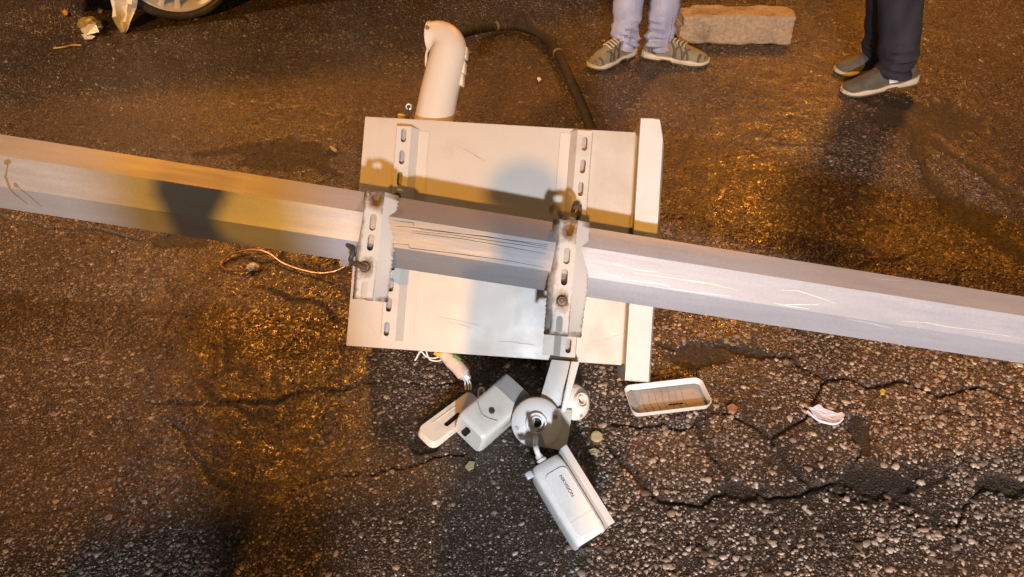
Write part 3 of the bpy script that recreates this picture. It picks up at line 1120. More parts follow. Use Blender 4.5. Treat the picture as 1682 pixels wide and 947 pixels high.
# ------------------------------------------------------------------ pole clamps
def clamp(label, top, bot, slots, bolts, hole_top, lw, rw):
    ctr_px = ((top[0] + bot[0]) / 2, (top[1] + bot[1]) / 2)
    # outward height of the pole's crown under this clamp
    k = 0.2
    for _ in range(4):
        c = pan(*ctr_px, k)
        s = (c - PM).dot(PD)
        crown = PM + PD * s + CN * (RP * (1 - 0.020 * s) / math.cos(math.radians(6)))
        k = (crown - CO).dot(CN) + 0.010
    A, B = pan(*top, k), pan(*bot, k)
    V_ = (A - B).normalized()
    U_ = V_.cross(CN).normalized()
    W_ = U_.cross(V_)
    fr = Frame((A + B) / 2, U_, V_, W_)
    L = (A - B).length
    hw = 0.0215
    t = thing('pole_clamp', label, 'clamp', fr.o - CN * 0.05, 'toothed clamps holding the cabinet to the post')
    hs, hc = [], []
    for sx_, sy_ in slots:
        q = pan(sx_, sy_, k) - fr.o
        hc.append((q.dot(U_) * 0.5, q.dot(V_)))
        hs.append(stadium(hc[-1][0], hc[-1][1], 0.0145, 0.038, random.uniform(-.05, .05)))
    q = pan(*hole_top, k) - fr.o
    hs.append([(q.dot(U_) * .6 + (0.010 + 0.003 * math.sin(3 * a)) * math.cos(a), q.dot(V_) + (0.016 + 0.003 * math.cos(2 * a)) * math.sin(a)) for a in [2 * math.pi * i / 14 for i in range(14)]])
    bm = plate_bm([(-hw, -L / 2)] + [(x, -L / 2 + random.uniform(-.001, .001)) for x in (-.01, 0, .01)] + [(hw, -L / 2), (hw, L / 2), (.008, L / 2 + .002), (-.008, L / 2 - .003), (-hw, L / 2)], hs, 0.004)
    # finer web so that wear can vary over it
    bmesh.ops.subdivide_edges(bm, edges=[e for e in bm.edges if e.calc_length() > 0.02], cuts=2)
    bmesh.ops.triangulate(bm, faces=bm.faces)
    marks = [(q.dot(U_) * .6, q.dot(V_), 1.0)]
    for bx, by in bolts:
        qb = pan(bx, by, k) - fr.o
        marks.append((qb.dot(U_) * .6, qb.dot(V_), 0.9))
    lay = bm.verts.layers.float.new('wear')
    for v in bm.verts:
        w = 0.10
        for mx, my, s in marks:
            d = math.hypot(v.co.x - mx, v.co.y - my)
            w = max(w, s * max(0, 1 - d / 0.045))
        w = max(w, 0.55 - (v.co.x + hw) / 0.028)
        w = max(w, 0.75 - (L / 2 - abs(v.co.y)) / 0.022)
        v[lay] = w
    bm.transform(fr.mat())
    from_bm('web', bm, 'clamp', t, False)
    # splayed flanges ending in teeth
    for sg, wd in ((-1, lw), (1, rw)):
        nt_ = 26
        bm = bmesh.new()
        lay = bm.verts.layers.float.new('wear')
        cols = []
        for i in range(nt_ * 2 + 1):
            y = -L / 2 + L * i / (nt_ * 2)
            mid = math.exp(-(y / 0.075) ** 2)
            tooth = (0.0034 if i % 2 else -0.0008) + random.uniform(-.0010, .0010)
            dep0 = 0.030 - 0.012 * mid
            ext0 = wd * (1.0 + 0.16 * mid)
            col = []
            for f_, th_ in ((0.0, 0), (0.85, 0), (1.0, 0), (1.0, 1), (0.0, 1)):
                dep, ext = dep0 + tooth * (f_ > .9), ext0 + tooth * .5 * (f_ > .9)
                x = sg * (hw + ext * f_ - (0.003 if th_ else 0))
                z = -dep * f_ ** 1.15 - (0.003 if th_ else 0)
                v = bm.verts.new((x, y, z))
                v[lay] = (0.06 if sg > 0 else 0.30) + 0.42 * (f_ ** 4) + (0.3 if abs(y) > L / 2 - 0.012 else 0)  # left flange toned darker than the right, besides the worn edges
                col.append(v)
            cols.append(col)
        for a, b_ in zip(cols[:-1], cols[1:]):
            for j in range(5):
                bm.faces.new((a[j], a[(j + 1) % 5], b_[(j + 1) % 5], b_[j]))
        bm.faces.new(cols[0])
        bm.faces.new(cols[-1])
        bm.transform(fr.mat())
        from_bm('toothed_flange', bm, 'clamp', t, False)
    # bolts through to the rail, with washer and nut
    for bx, by in bolts:
        qb = pan(bx, by, k) - fr.o
        bx_, by_ = qb.dot(U_), qb.dot(V_)
        bf = Frame(fr(bx_, by_, 0.0005), U_, V_, W_)
        bl = lathe('bolt', bf, [(0.0055, -k + RH + 0.004), (0.0055, 0.010), (0.004, 0.012)], 'bolt', t, 12)
        lathe('washer', bf, [(0.013, 0.0), (0.013, 0.002), (0.006, 0.0021)], 'rust', bl, 18)
        lathe('nut', bf, [(0.0105, 0.002), (0.0105, 0.0085), (0.006, 0.009)], 'bolt', bl, 6)
    return t, fr, k, L


cl1 = clamp('scorched toothed clamp over the post near the hoodless end of the cabinet', (617, 314), (597, 492),
            [(614, 365), (610, 398), (599, 475)], [(600, 438)], (621, 329), 0.010, 0.026)
cl2 = clamp('scorched toothed clamp over the post nearest the rain hood', (934, 360), (918, 551),
            [(933, 420), (928, 455), (918, 532)], [(923, 494)], (938, 378), 0.012, 0.030)
# bent bolts sticking out at the far side of each clamp
for (t, fr, k, L), pts in ((cl1, [(648, 330), (652, 322), (650, 316)]), (cl2, [(948, 362), (953, 345), (946, 338), (940, 348)])):
    pth = smooth_path([pan(x, y, kk) for (x, y), kk in zip(pts, (0.09, 0.12, 0.13, 0.12))], 5)
    tube('bent_bolt', pth, 0.0048, 'rust', t, 10)
# wire end wrapped round the first bolt
t, fr, k, L = cl1
tube('bent_bolt', smooth_path([pan(571, 402, k - .02), pan(580, 412, k - .005), pan(576, 428, k), pan(590, 436, k + .01), pan(602, 440, k + .012)], 5), 0.0055, 'bolt', t, 10)


# ------------------------------------------------------------------ white swan-neck arm beyond the cabinet
arm = thing('swan_neck', 'cream swan-neck camera arm with rounded elbow rising behind the cabinet', 'camera arm', (pan(725, 150, -0.1).x, pan(725, 150, -0.1).y, 0))
K = -0.075


def build_arm():
    base = pan(706, 235, K)
    p = [base, pan(712, 200, K), pan(722, 150, K), pan(733, 104, K), pan(737, 86, K)]
    p = smooth_path(p, 5)
    n = len(p)
    rad = [0.053 - 0.004 * i / n for i in range(n)]
    # squared-off elbow: quarter bend to the left
    a, d = p[-1], (p[-1] - p[-4]).normalized()
    side = (pan(700, 66, K - 0.012) - pan(736, 62, K)).normalized()
    side = (side - d * side.dot(d)).normalized()
    Rb = 0.040
    cen = a + side * Rb
    for i in range(1, 10):
        t = math.radians(104) * i / 9
        p.append(cen - side * (Rb * math.cos(t)) + d * (Rb * math.sin(t)))
        rad.append(0.049 - 0.008 * i / 9)
    e = p[-1]
    side = (p[-1] - p[-2]).normalized()
    for q, r in ((0.006, 0.040), (0.010, 0.040), (0.0105, 0.042), (0.014, 0.042), (0.016, 0.039)):
        p.append(e + side * q)
        rad.append(r)
    tube('neck', p, rad, 'arm', arm, 28)
    end = p[-1]
    d = (d - side * d.dot(side)).normalized()
    ef = Frame(end, d, side.cross(d), side)
    lathe('end_opening', ef, [(0.036, 0.0), (0.036, 0.0012), (0.02, 0.0015)], 'grey', arm, 24)
    nrm = side.cross(d)
    if nrm.dot(EYE - end) < 0:
        nrm = -nrm
    f1 = Frame(end - side * 0.010 + nrm * 0.0425 + d * 0.006, side, d, nrm)
    lathe('set_screw', f1, [(0.0055, 0), (0.0055, 0.003), (0.003, 0.0035)], 'copper', arm, 12)
    tube('stray_wire', smooth_path([end - d * 0.028, end - d * 0.055 + nrm * .01, end - d * 0.085 + nrm * 0.004], 5), 0.0035, 'arm', arm, 8)
    # moulding ridges on the sunny edge
    for (x, y) in ((766, 88), (763, 112), (760, 132)):
        q = pan(x, y, K)
        rbox('cast_lug', Frame(q - side * -0.0, d, nrm, side), (-0.016, -0.01, -0.004), (0.016, 0.012, 0.006), 'arm', arm, 0.003, 2)


build_arm()

# ------------------------------------------------------------------ black hose on the road
hose = thing('hose', 'black corrugated hose curving from the swan-neck arm round to the cabinet', 'hose', at(900, 90))
hp = smooth_path([at(742, 62, .10), at(775, 50, .05), at(810, 44, .03), at(850, 43, .026), at(886, 56, .026), at(913, 82, .026), at(932, 120, .026), at(950, 160, .026), at(965, 196, .03), at(978, 235, .05)], 24)
tube('corrugated_tube', hp, [0.0195 + (0.0022 if i % 4 < 2 else -0.0014) for i in range(len(hp))], 'rubber', hose, 14)
for i in (52, 124):
    d = (hp[i + 1] - hp[i - 1]).normalized()
    tube('ferrule', [hp[i] - d * 0.006, hp[i] - d * .005, hp[i] + d * 0.005, hp[i] + d * .006], [0.022, .025, .025, 0.022], worn('dull_steel', (0.30, 0.28, 0.26), (0.12, 0.1, 0.08), 0.4, 0.6, 0.5, 40, 0.1), hose, 18)

# ------------------------------------------------------------------ camera mount below the cabinet
MNn = Vector((-0.03, -0.70, 0.71)).normalized()
MO = at(885, 695, 0.065)


def mnt(x, y, k=0.0):
    d = ray(x, y)
    return EYE + d * ((MO + MNn * k - EYE).dot(MNn) / d.dot(MNn))


def prism(name, px, k0, k1, mat, parent, bevel=0.003, fn=None):
    """solid between two parallel sheets, outlined by photo positions on the nearer sheet"""
    fn = fn or mnt
    top = [fn(x, y, k1) for x, y in px]
    nn = MNn if fn is mnt else CN
    bot = [p - nn * (k1 - k0) for p in top]
    bm = bmesh.new()
    tv = [bm.verts.new(p) for p in top]
    bv = [bm.verts.new(p) for p in bot]
    bm.faces.new(tv)
    bm.faces.new(bv[::-1])
    for i in range(len(tv)):
        j = (i + 1) % len(tv)
        bm.faces.new((tv[i], bv[i], bv[j], tv[j]))
    bmesh.ops.recalc_face_normals(bm, faces=bm.faces)
    if bevel:
        bmesh.ops.bevel(bm, geom=list(bm.edges), offset=bevel, segments=2, profile=0.5, affect='EDGES')
    return from_bm(name, bm, mat, parent)


mount = thing('camera_mount', 'cream mounting bracket with two round camera bases hanging below the cabinet', 'camera mount', (MO.x, MO.y, 0))
prism('bar', [(906, 590), (938, 593), (918, 668), (884, 664)], -0.035, -0.015, 'rail', mount, 0.002)
prism('bar_lip', [(938.5, 593), (952, 594), (930, 676), (921, 676)], -0.035, 0.000, 'hood', mount, 0.002)
prism('plate', [(872, 664), (941, 673), (930, 741), (858, 729)], -0.030, -0.004, 'rail', mount, 0.003)


def round_base(c, r, parent, k, tilt=None):
    f = Frame(c, CU, MNn.cross(CU), MNn) if tilt is None else tilt
    b_ = lathe('round_base', f, [(r, 0), (r, 0.006), (r * .95, 0.010), (r * .80, 0.017), (r * .55, 0.022), (r * .44, 0.024), (r * .42, 0.030), (r * .40, 0.036), (r * .34, 0.036), (r * .33, 0.024), (r * .27, 0.024), (r * .26, 0.033), (r * .21, 0.033), (r * .20, 0.008)], 'white', parent, 40)
    lathe('cable_hole', f, [(r * .195, 0.006), (r * .195, 0.0085)], 'black', b_, 20)
    for a in (0.35, 3.5):
        s = Frame(f(r * .78 * math.cos(a), r * .78 * math.sin(a), 0.0165), f.x, f.y, f.z)
        lathe('screw', s, [(0.0055, 0), (0.0055, 0.0022), (0.002, 0.0024)], 'grey', b_, 10)
    return b_


round_base(mnt(881, 693, 0.0), 0.061, mount, 0)
bx = mnt(942, 660, -0.05)
nx2 = Vector((0.55, -0.45, 0.70)).normalized()
ux2 = CU.cross(nx2).normalized()
round_base(bx, 0.046, mount, 0, Frame(bx, ux2, nx2.cross(ux2), nx2))


# ------------------------------------------------------------------ bullet cameras
def superring(fr, x, hw, hh, p=4.0, n=28, oy=0.0, oz=0.0):
    r = []
    for j in range(n):
        t = 2 * math.pi * j / n
        c, s = math.cos(t), math.sin(t)
        r.append(fr(x, oy + hw * math.copysign(abs(c) ** (2 / p), c), oz + hh * math.copysign(abs(s) ** (2 / p), s)))
    return r


def lettering(parent, fr, text, size, mat):
    cu = bpy.data.curves.new('lettering', 'FONT')
    cu.body = text
    cu.size = size
    cu.align_x = 'CENTER'
    cu.align_y = 'CENTER'
    cu.extrude = 0.0002
    cu.space_character = 1.05
    tmp = bpy.data.objects.new('tmp', cu)
    COL.objects.link(tmp)
    dg = bpy.context.evaluated_depsgraph_get()
    me = bpy.data.meshes.new_from_object(tmp.evaluated_get(dg))
    bpy.data.objects.remove(tmp)
    me.transform(fr.mat())
    me.materials.clear()
    me.materials.append(M[mat])
    o = bpy.data.objects.new('lettering', me)
    COL.objects.link(o)
    return adopt(o, parent)


def bullet_one():
    A, B = at(893, 762, 0.112), at(969, 888, 0.042)
    fr = frame_along(A, B, (-0.12, -0.10, 1))
    L = (B - A).length
    t = thing('bullet_camera', 'white bullet security camera lying on its side below the round base, its name showing', 'security camera', (fr.o.x, fr.o.y, 0), 'broken white bullet cameras')
    hw, hh = 0.039, 0.038
    rings = [superring(fr, x, hw * a, hh * b_, 6.0) for x, a, b_ in ((-L / 2, .80, .80), (-L / 2 + .003, .88, .88), (-L / 2 + .02, .97, .97), (-L / 2 + .04, 1, 1), (L / 2 - .05, 1, 1), (L / 2 - .02, .985, .985), (L / 2 - .004, .95, .95), (L / 2, .90, .90))]
    b_ = loft('body', rings, 'white', t)
    # raised side cover with rounded corner
    ol = []
    x0, x1, y0, y1, rc = -L / 2 + .030, L / 2 - .012, -hw * .62, hw * .80, .014
    for cx, cy, a0 in ((x1 - rc, y1 - rc, 0), (x0 + rc, y1 - rc, 90), (x0 + rc, y0 + rc, 180), (x1 - rc, y0 + rc, 270)):
        for k in range(5):
            a = math.radians(a0 + 22.5 * k)
            ol.append((cx + rc * math.cos(a), cy + rc * math.sin(a)))
    bm = plate_bm(ol, [], 0.004)
    tf = Frame(fr(0, 0, hh + .0016), fr.x, fr.y, fr.z)
    bm.transform(tf.mat())
    from_bm('side_cover', bm, 'white', t, False)
    lettering(t, Frame(fr(-L / 2 + .072, .010, hh + .0021), fr.x, fr.y, fr.z), 'HIKVISION', 0.0105, 'groove')
    # cover seam
    rbox('seam', fr, (L / 2 - .050, -hw * .62, hh + .0012), (L / 2 - .0492, hw * .80, hh + .0019), 'rail', t, 0)
    # sun shield: folded sheet along the upper side
    prof = [(hw + .002, -.030), (hw + .002, .020), (hw + .004, .040), (hw + .008, .0455), (hw + .018, .0455), (hw + .020, .040), (hw + .020, .0405 - .003), (hw + .010, .038), (hw + .006, .020), (hw + .006, -.030)]
    loft('sun_shield', [[fr(x, y, z) for y, z in prof] for x in (-L / 2 - .004, L / 2 - .003)], 'hood', t, smooth=False)
    # front window, turned away
    loft('front_window', [superring(fr, L / 2 - .001, hw * .72, hh * .72, 6), superring(fr, L / 2 + .001, hw * .70, hh * .70, 6)], 'black', t)
    # rear gland and cable up to the base
    gf = Frame(fr(-L / 2 - .002, -.004, .020), fr.y, fr.z, -fr.x)
    lathe('cable_gland', gf, [(.012, 0), (.012, .006), (.009, .007), (.009, .016), (.006, .020)], 'white', t, 16)
    tube('cable', smooth_path([gf(0, 0, .015), gf(0.002, 0.012, .035), mnt(880, 718, .042), mnt(873, 700, .040), mnt(875, 690, .02)], 6), 0.0062, 'cream', t, 12)
    # small hinge tab at the low side
    rbox('hinge_tab', fr, (-L / 2 + .001, -hw - .014, .012), (-L / 2 + .016, -hw + .002, .026), 'shine', t, .002, 2)
    return t


bullet_one()


def bullet_two():
    A, B = at(769, 713, 0.046), at(840, 652, 0.05)
    fr = frame_along(A, B, (0.12, -0.30, 1))
    L = (B - A).length
    t = thing('bullet_camera', 'boxy white camera housing with screw and oval end slot, beside the round base', 'security camera', (fr.o.x, fr.o.y, 0), 'broken white bullet cameras')
    hw, hh = 0.047, 0.044
    rings = [superring(fr, x, hw * a, hh * b_, 7.0) for x, a, b_ in ((-L / 2, .86, .86), (-L / 2 + .005, .95, .95), (-L / 2 + .014, 1, 1), (0, 1, 1), (L / 2 - .03, 1, 1), (L / 2, .97, .97))]
    loft('body', rings, 'cream', t)
    # oval slot in the end
    sf = Frame(fr(-L / 2 - .0006, .008, .002), fr.y, fr.z, -fr.x)
    bm = plate_bm(stadium(0, 0, .017, .052, .25), [], .0012)
    bm.transform(sf.mat())
    from_bm('end_slot', bm, 'black', t, False)
    # rear shroud, dark inside
    loft('rear_shroud', [superring(fr, L / 2 - .032, hw * 1.02, hh * 1.02, 7), superring(fr, L / 2 + .016, hw * 1.02, hh * 1.02, 7), superring(fr, L / 2 + .016, hw * .95, hh * .95, 7), superring(fr, L / 2 - .02, hw * .94, hh * .94, 7)], 'grey', t)
    s = Frame(fr(-.012, -.006, hh + .0005), fr.x, fr.y, fr.z)
    lathe('screw', s, [(.0075, 0), (.0075, .003), (.003, .0035)], 'bolt', t, 14)
    # curved cover line
    pts = [fr(-.036 + .016 * abs(a) ** 1.6, .034 * a, hh + .0007) for a in [(-1 + 2 * k / 12) for k in range(13)]]
    tube('cover_line', pts, .0012, 'grey', t, 6)
    lettering(t, Frame(fr(.022, -hw - .0004, .006), fr.x, fr.z, -fr.y), 'HIKVISION', 0.010, 'groove')
    # loose mounting clips at the far edge
    for (x, y) in ((786, 640), (806, 637)):
        p = at(x, y, .07)
        tube('wire_clip', smooth_path([p - Vector((0, 0, .045)), p, p + Vector((.012, -.004, .010)), p + Vector((.014, -.006, -.004))], 4), .0028, 'shine', t, 8)
    return t


bullet_two()


# ------------------------------------------------------------------ loose sun shields
def rounded_rect(lx, ly, r, n=5):
    pts = []
    for cx, cy, a0 in ((lx / 2 - r, ly / 2 - r, 0), (-lx / 2 + r, ly / 2 - r, 90), (-lx / 2 + r, -ly / 2 + r, 180), (lx / 2 - r, -ly / 2 + r, 270)):
        for k in range(n):
            a = math.radians(a0 + 90 * k / (n - 1))
            pts.append((cx + r * math.cos(a), cy + r * math.sin(a)))
    return pts


def tray(t, fr, lx, ly, dep, flare, holes, mat, mat_in=None):
    """pressed sheet: flat plate at z = 0 and a flared skirt running to z = -dep"""
    ol = rounded_rect(lx, ly, .014)
    bm = plate_bm(ol, holes, .0022)
    bm.transform(fr.mat())
    from_bm('plate', bm, mat_in or mat, t, False)
    big = rounded_rect(lx + 2 * flare, ly + 2 * flare, .014 + flare)
    rings = [[fr(x, y, 0.0) for x, y in ol], [fr(x + (X_ - x) * .35, y + (Y_ - y) * .35, -.004) for (x, y), (X_, Y_) in zip(ol, big)],
             [fr(x, y, -dep) for x, y in big], [fr(x * .985, y * .965, -dep) for x, y in big],
             [fr(x * .985, y * .965, -.006) for x, y in ol]]
    loft('skirt', rings, mat, t, False, False)


A, B = at(698, 716, 0.026), at(784, 652, 0.026)
fr = frame_along(A, B, (0.12, -0.12, 1))
Lx = (B - A).length
t = thing('camera_sun_shield', 'cream slotted sun shield lying convex side up beside the boxy camera', 'camera shield', (fr.o.x, fr.o.y, 0), 'loose camera sun shields')
tray(t, fr, Lx * .98, 0.058, .022, .005, [stadium(-.004, -.008, .013, .056, math.pi / 2 + .05)], 'cream')
rbox('slot_shade', fr, (-.036, -.020, -.012), (.030, .008, -.008), 'black', t, 0)  # black sheet standing in for the shade under the slot
tube('ridge', [fr(-.05 + k * .01, .016, .0008) for k in range(9)], .0016, 'cream', t, 6)

a, b_, c, d = at(1024, 640, .01), at(1149, 630, .01), at(1168, 671, .01), at(1038, 691, .01)
ctr = (a + b_ + c + d) / 4
fr = Frame(ctr, ((b_ - a) + (c - d)).normalized(), Vector((0, 0, 0)) + Vector((0, 0, -1)).cross(((b_ - a) + (c - d)).normalized()), Vector((0, 0, -1)))
fr = Frame(Vector((ctr.x, ctr.y, 0.012)), fr.x, fr.y, fr.z)
Lx = ((b_ - a).length + (c - d).length) / 2
Ly = 0.088
t = thing('camera_sun_shield', 'white tray-like sun shield lying hollow side up, alone near the hood', 'camera shield', (ctr.x, ctr.y, 0), 'loose camera sun shields')
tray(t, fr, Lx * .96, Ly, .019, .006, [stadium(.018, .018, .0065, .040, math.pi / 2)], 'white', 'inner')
rbox('slot_shade', fr, (-.008, .010, .0015), (.044, .026, .0035), 'black', t, 0)  # black sheet added as the dark seen through this slot
for k in range(7):
    xx = -Lx * .30 + k * .018
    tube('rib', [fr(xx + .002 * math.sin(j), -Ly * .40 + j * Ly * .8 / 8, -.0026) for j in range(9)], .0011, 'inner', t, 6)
rbox('end_pad', fr, (-Lx * .475, -Ly * .44, -.0075), (-Lx * .385, Ly * .44, -.0026), 'grey', t, .002, 2)

# ------------------------------------------------------------------ torn cable under the cabinet
t = thing('cable_splice', 'pinkish sheathed cable splice with bare, yellow and green wires under the cabinet edge', 'cable', at(750, 610))
body = smooth_path([at(722, 578, .115), at(738, 590, .10), at(752, 603, .088), at(764, 618, .075)], 6)
tube('sheath', body, [.010 + .0085 * min(1, i / 7) - (.004 if i > 16 else 0) for i in range(len(body))], worn('pink_sheath', (0.62, 0.50, 0.42), (0.3, 0.22, 0.16), 0.5, 0, 0.5, 30, 0.1), t, 16)
tube('connector', [at(762, 615, .08), at(768, 622, .07), at(769, 624, .068)], [.011, .011, .008], 'shine', t, 6)
for dx in (-3, 2, 6):
    tube('prong', smooth_path([at(765 + dx * .6, 621, .07), at(767 + dx, 630, .055), at(768 + dx, 640, .04)], 4), .0022, 'shine', t, 8)
tube('white_wire', smooth_path([at(728, 583, .11), at(712, 588, .10), at(700, 585, .10), at(691, 577, .11), at(684, 588, .09), at(681, 592, .085)], 6), .0022, 'white', t, 8)
tube('white_wire', smooth_path([at(700, 576, .12), at(706, 590, .09), at(722, 592, .09), at(736, 582, .11)], 6), .0022, 'white', t, 8)
tube('yellow_wire', smooth_path([at(714, 579, .12), at(720, 582, .118), at(726, 580, .12)], 5), .0055, 'yellow', t, 8)
tube('green_wire', smooth_path([at(745, 584, .115), at(752, 588, .11), at(756, 592, .105)], 5), .0055, 'green', t, 8)

# ------------------------------------------------------------------ copper wire loop by the post
t = thing('copper_wire', 'thin coppery wire looped on the road beside the post with a pale plug', 'wire', at(440, 430))
w = smooth_path([at(578, 428, .07), at(566, 438, .05), at(548, 446, .03), at(520, 448, .014), at(486, 440, .010), at(462, 430, .012), at(446, 418, .02), at(428, 411, .022), at(404, 411, .018), at(380, 418, .010), at(364, 431, .008), at(366, 439, .008), at(380, 444, .008), at(404, 444, .010)], 8)
tube('strand', w, .0030, 'copper', t, 8)
cp = at(416, 438, .012)
bm = bmesh.new()
bmesh.ops.create_icosphere(bm, subdivisions=3, radius=1.0)
for v in bm.verts:
    v.co = Vector((v.co.x * .018, v.co.y * .014, v.co.z * .012)) * (1 + .25 * math.sin(9 * v.co.x + 5 * v.co.y) * math.cos(7 * v.co.z))
bm.transform(Matrix.Translation(cp))
from_bm('plug', bm, 'cream', t)
rbox('tag', Frame(at(566, 431, .075), (1, .05, 0), CV, CN), (-.014, -.011, -.0015), (.014, .011, .0015), 'cream', t, .001, 1)

# ------------------------------------------------------------------ small litter
t = thing('bottle_cap', 'round brassy bottle cap lying beside the camera mount', 'bottle cap', at(980, 717))
c = at(980, 717, ground_z(*at(980, 717).xy) + .003)
f = Frame(c, (1, 0, 0), Vector((0, .96, .25)), Vector((0, -.25, .96)))
rings = []
for r, h in ((.0155, -.003), (.0150, .001), (.0140, .0040), (.0120, .0050), (.006, .0046)):
    rings.append([f((r + (.0007 * math.cos(21 * 2 * math.pi * j / 84) if h < 0.002 else 0)) * math.cos(2 * math.pi * j / 84), (r + (.0007 * math.cos(21 * 2 * math.pi * j / 84) if h < 0.002 else 0)) * math.sin(2 * math.pi * j / 84), h) for j in range(84)])
loft('crown', rings, 'cap', t)


def flake(name, label, cat, px, z, thick, mat, curl=0.0, seedv=0, group=None):
    """thin torn piece with an uneven, curled sheet of real thickness"""
    r_ = random.Random(seedv)
    pts = [at(x, y, z) for x, y in px]
    c = sum(pts, Vector()) / len(pts)
    n = len(pts)
    V, F = [], []
    for k, zz in ((1.0, 0), (.72, 1), (.36, 1)):
        for p in pts:
            q = c + (p - c) * k
            q.z = z + (curl * ((p - c).length * k / .04) ** 2) + r_.uniform(-.0012, .0012) * (k < 1)
            V.append(q)
    V.append(Vector((c.x, c.y, z + .001)))
    m = 3 * n
    for i in range(n):
        j = (i + 1) % n
        F += [(i, j, n + j, n + i), (n + i, n + j, 2 * n + j, 2 * n + i), (2 * n + i, 2 * n + j, m)]
    Vb = [v - Vector((0, 0, thick)) for v in V]
    off = len(V)
    Fb = [tuple(off + i for i in f_[::-1]) for f_ in F]
    Fs = [(i, off + i, off + (i + 1) % n, (i + 1) % n) for i in range(n)]
    o = obj(name, V + Vb, F + Fb + Fs, mat, None, False, origin=(c.x, c.y, 0))
    return tag(o, label, cat, group)


sh = [(1326, 674), (1334, 672), (1342, 667), (1347, 667), (1352, 671), (1364, 675), (1374, 680), (1381, 680), (1386, 686), (1381, 692), (1376, 697), (1368, 697), (1356, 695), (1345, 690), (1335, 684)]
t = thing('plastic_shard', 'curled white plastic shard lying alone on the cracked road', 'plastic shard', at(1357, 683))
o = flake('sheet', None, None, sh, .006, .0015, 'shard', .010, 3)
adopt(o, t)
tube('rim', smooth_path([at(x, y, .010) for x, y in ((1326, 675), (1335, 683), (1345, 690), (1357, 694), (1369, 696), (1377, 694), (1384, 687))], 4), .0034, 'shard', t, 8)

t = thing('crumpled_packet', 'crumpled silvery packet lying near the torn bumper', 'litter', at(151, 44))
r_ = random.Random(5)
bm = bmesh.new()
bmesh.ops.create_icosphere(bm, subdivisions=3, radius=1.0)
for v in bm.verts:
    k = r_.uniform(.72, 1.12)
    v.co = Vector((v.co.x * .062 * k, v.co.y * .048 * k, v.co.z * .038 * k + .02))
bm.transform(Matrix.Translation(at(151, 47)))
from_bm('wrapper', bm, 'foil', t, False)
obj('flap', [at(132, 48, .03), at(140, 38, .05), at(158, 40, .06), at(163, 52, .03), at(140, 58, .012)], [(0, 1, 2, 3, 4)], 'foil', t)
fl = flake('litter_scrap', 'white scrap lying flat just in front of the crumpled packet', 'litter', [(134, 58), (146, 57), (157, 60), (152, 65), (139, 64)], .008, .002, 'shard', .004, 8, 'bits of litter on the road')
flake('litter_scrap', 'small amber lens chip on the dark road at top left', 'litter', [(102, 20), (106, 17), (112, 19), (111, 24), (105, 25)], .012, .006, 'amber', .006, 9, 'bits of litter on the road')
flake('litter_scrap', 'small pale chip between packet and torn bumper', 'litter', [(160, 15), (164, 13), (169, 16), (167, 20), (162, 19)], .010, .005, 'foil', .004, 10, 'bits of litter on the road')
flake('litter_scrap', 'pale wood splinter on the road above the post', 'litter', [(541, 239), (546, 240), (554, 246), (552, 249), (545, 245)], .010, .004, 'twig', 0, 11, 'bits of litter on the road')
flake('litter_scrap', 'tiny white chip on the road right of the swan-neck arm', 'litter', [(882, 127), (886, 126), (889, 130), (885, 133)], .010, .006, 'shard', 0, 12, 'bits of litter on the road')
flake('litter_scrap', 'yellow chip on the cracked road right of the plastic shard', 'litter', [(1445, 641), (1450, 638), (1455, 641), (1453, 646), (1447, 646)], .009, .006, 'yellow', .002, 13, 'bits of litter on the road')
flake('litter_scrap', 'orange brick chip just right of the hollow shield', 'litter', [(1194, 667), (1203, 662), (1212, 668), (1208, 676), (1197, 675)], .008, .008, worn('brick_chip', (0.38, 0.17, 0.09), (0.2, 0.09, 0.05), 0.8, 0, 0.5, 40, 0.3), .002, 14, 'bits of litter on the road')
flake('litter_scrap', 'flat pale scrap below the bottle cap', 'litter', [(967, 739), (976, 735), (984, 739), (981, 745), (971, 745)], .007, .004, 'cap', .002, 15, 'bits of litter on the road')
flake('litter_scrap', 'pale chip on the road left of the hanging camera', 'litter', [(764, 766), (771, 757), (780, 758), (778, 767), (769, 771)], .007, .006, 'cap', .001, 16, 'bits of litter on the road')
tw = tube('twig', smooth_path([at(88, 79, .006), at(105, 77, .010), at(118, 74, .008), at(134, 74, .006)], 5), .0045, 'twig', None, 8)
tag(tw, 'thin dry twig lying below the crumpled packet', 'twig')

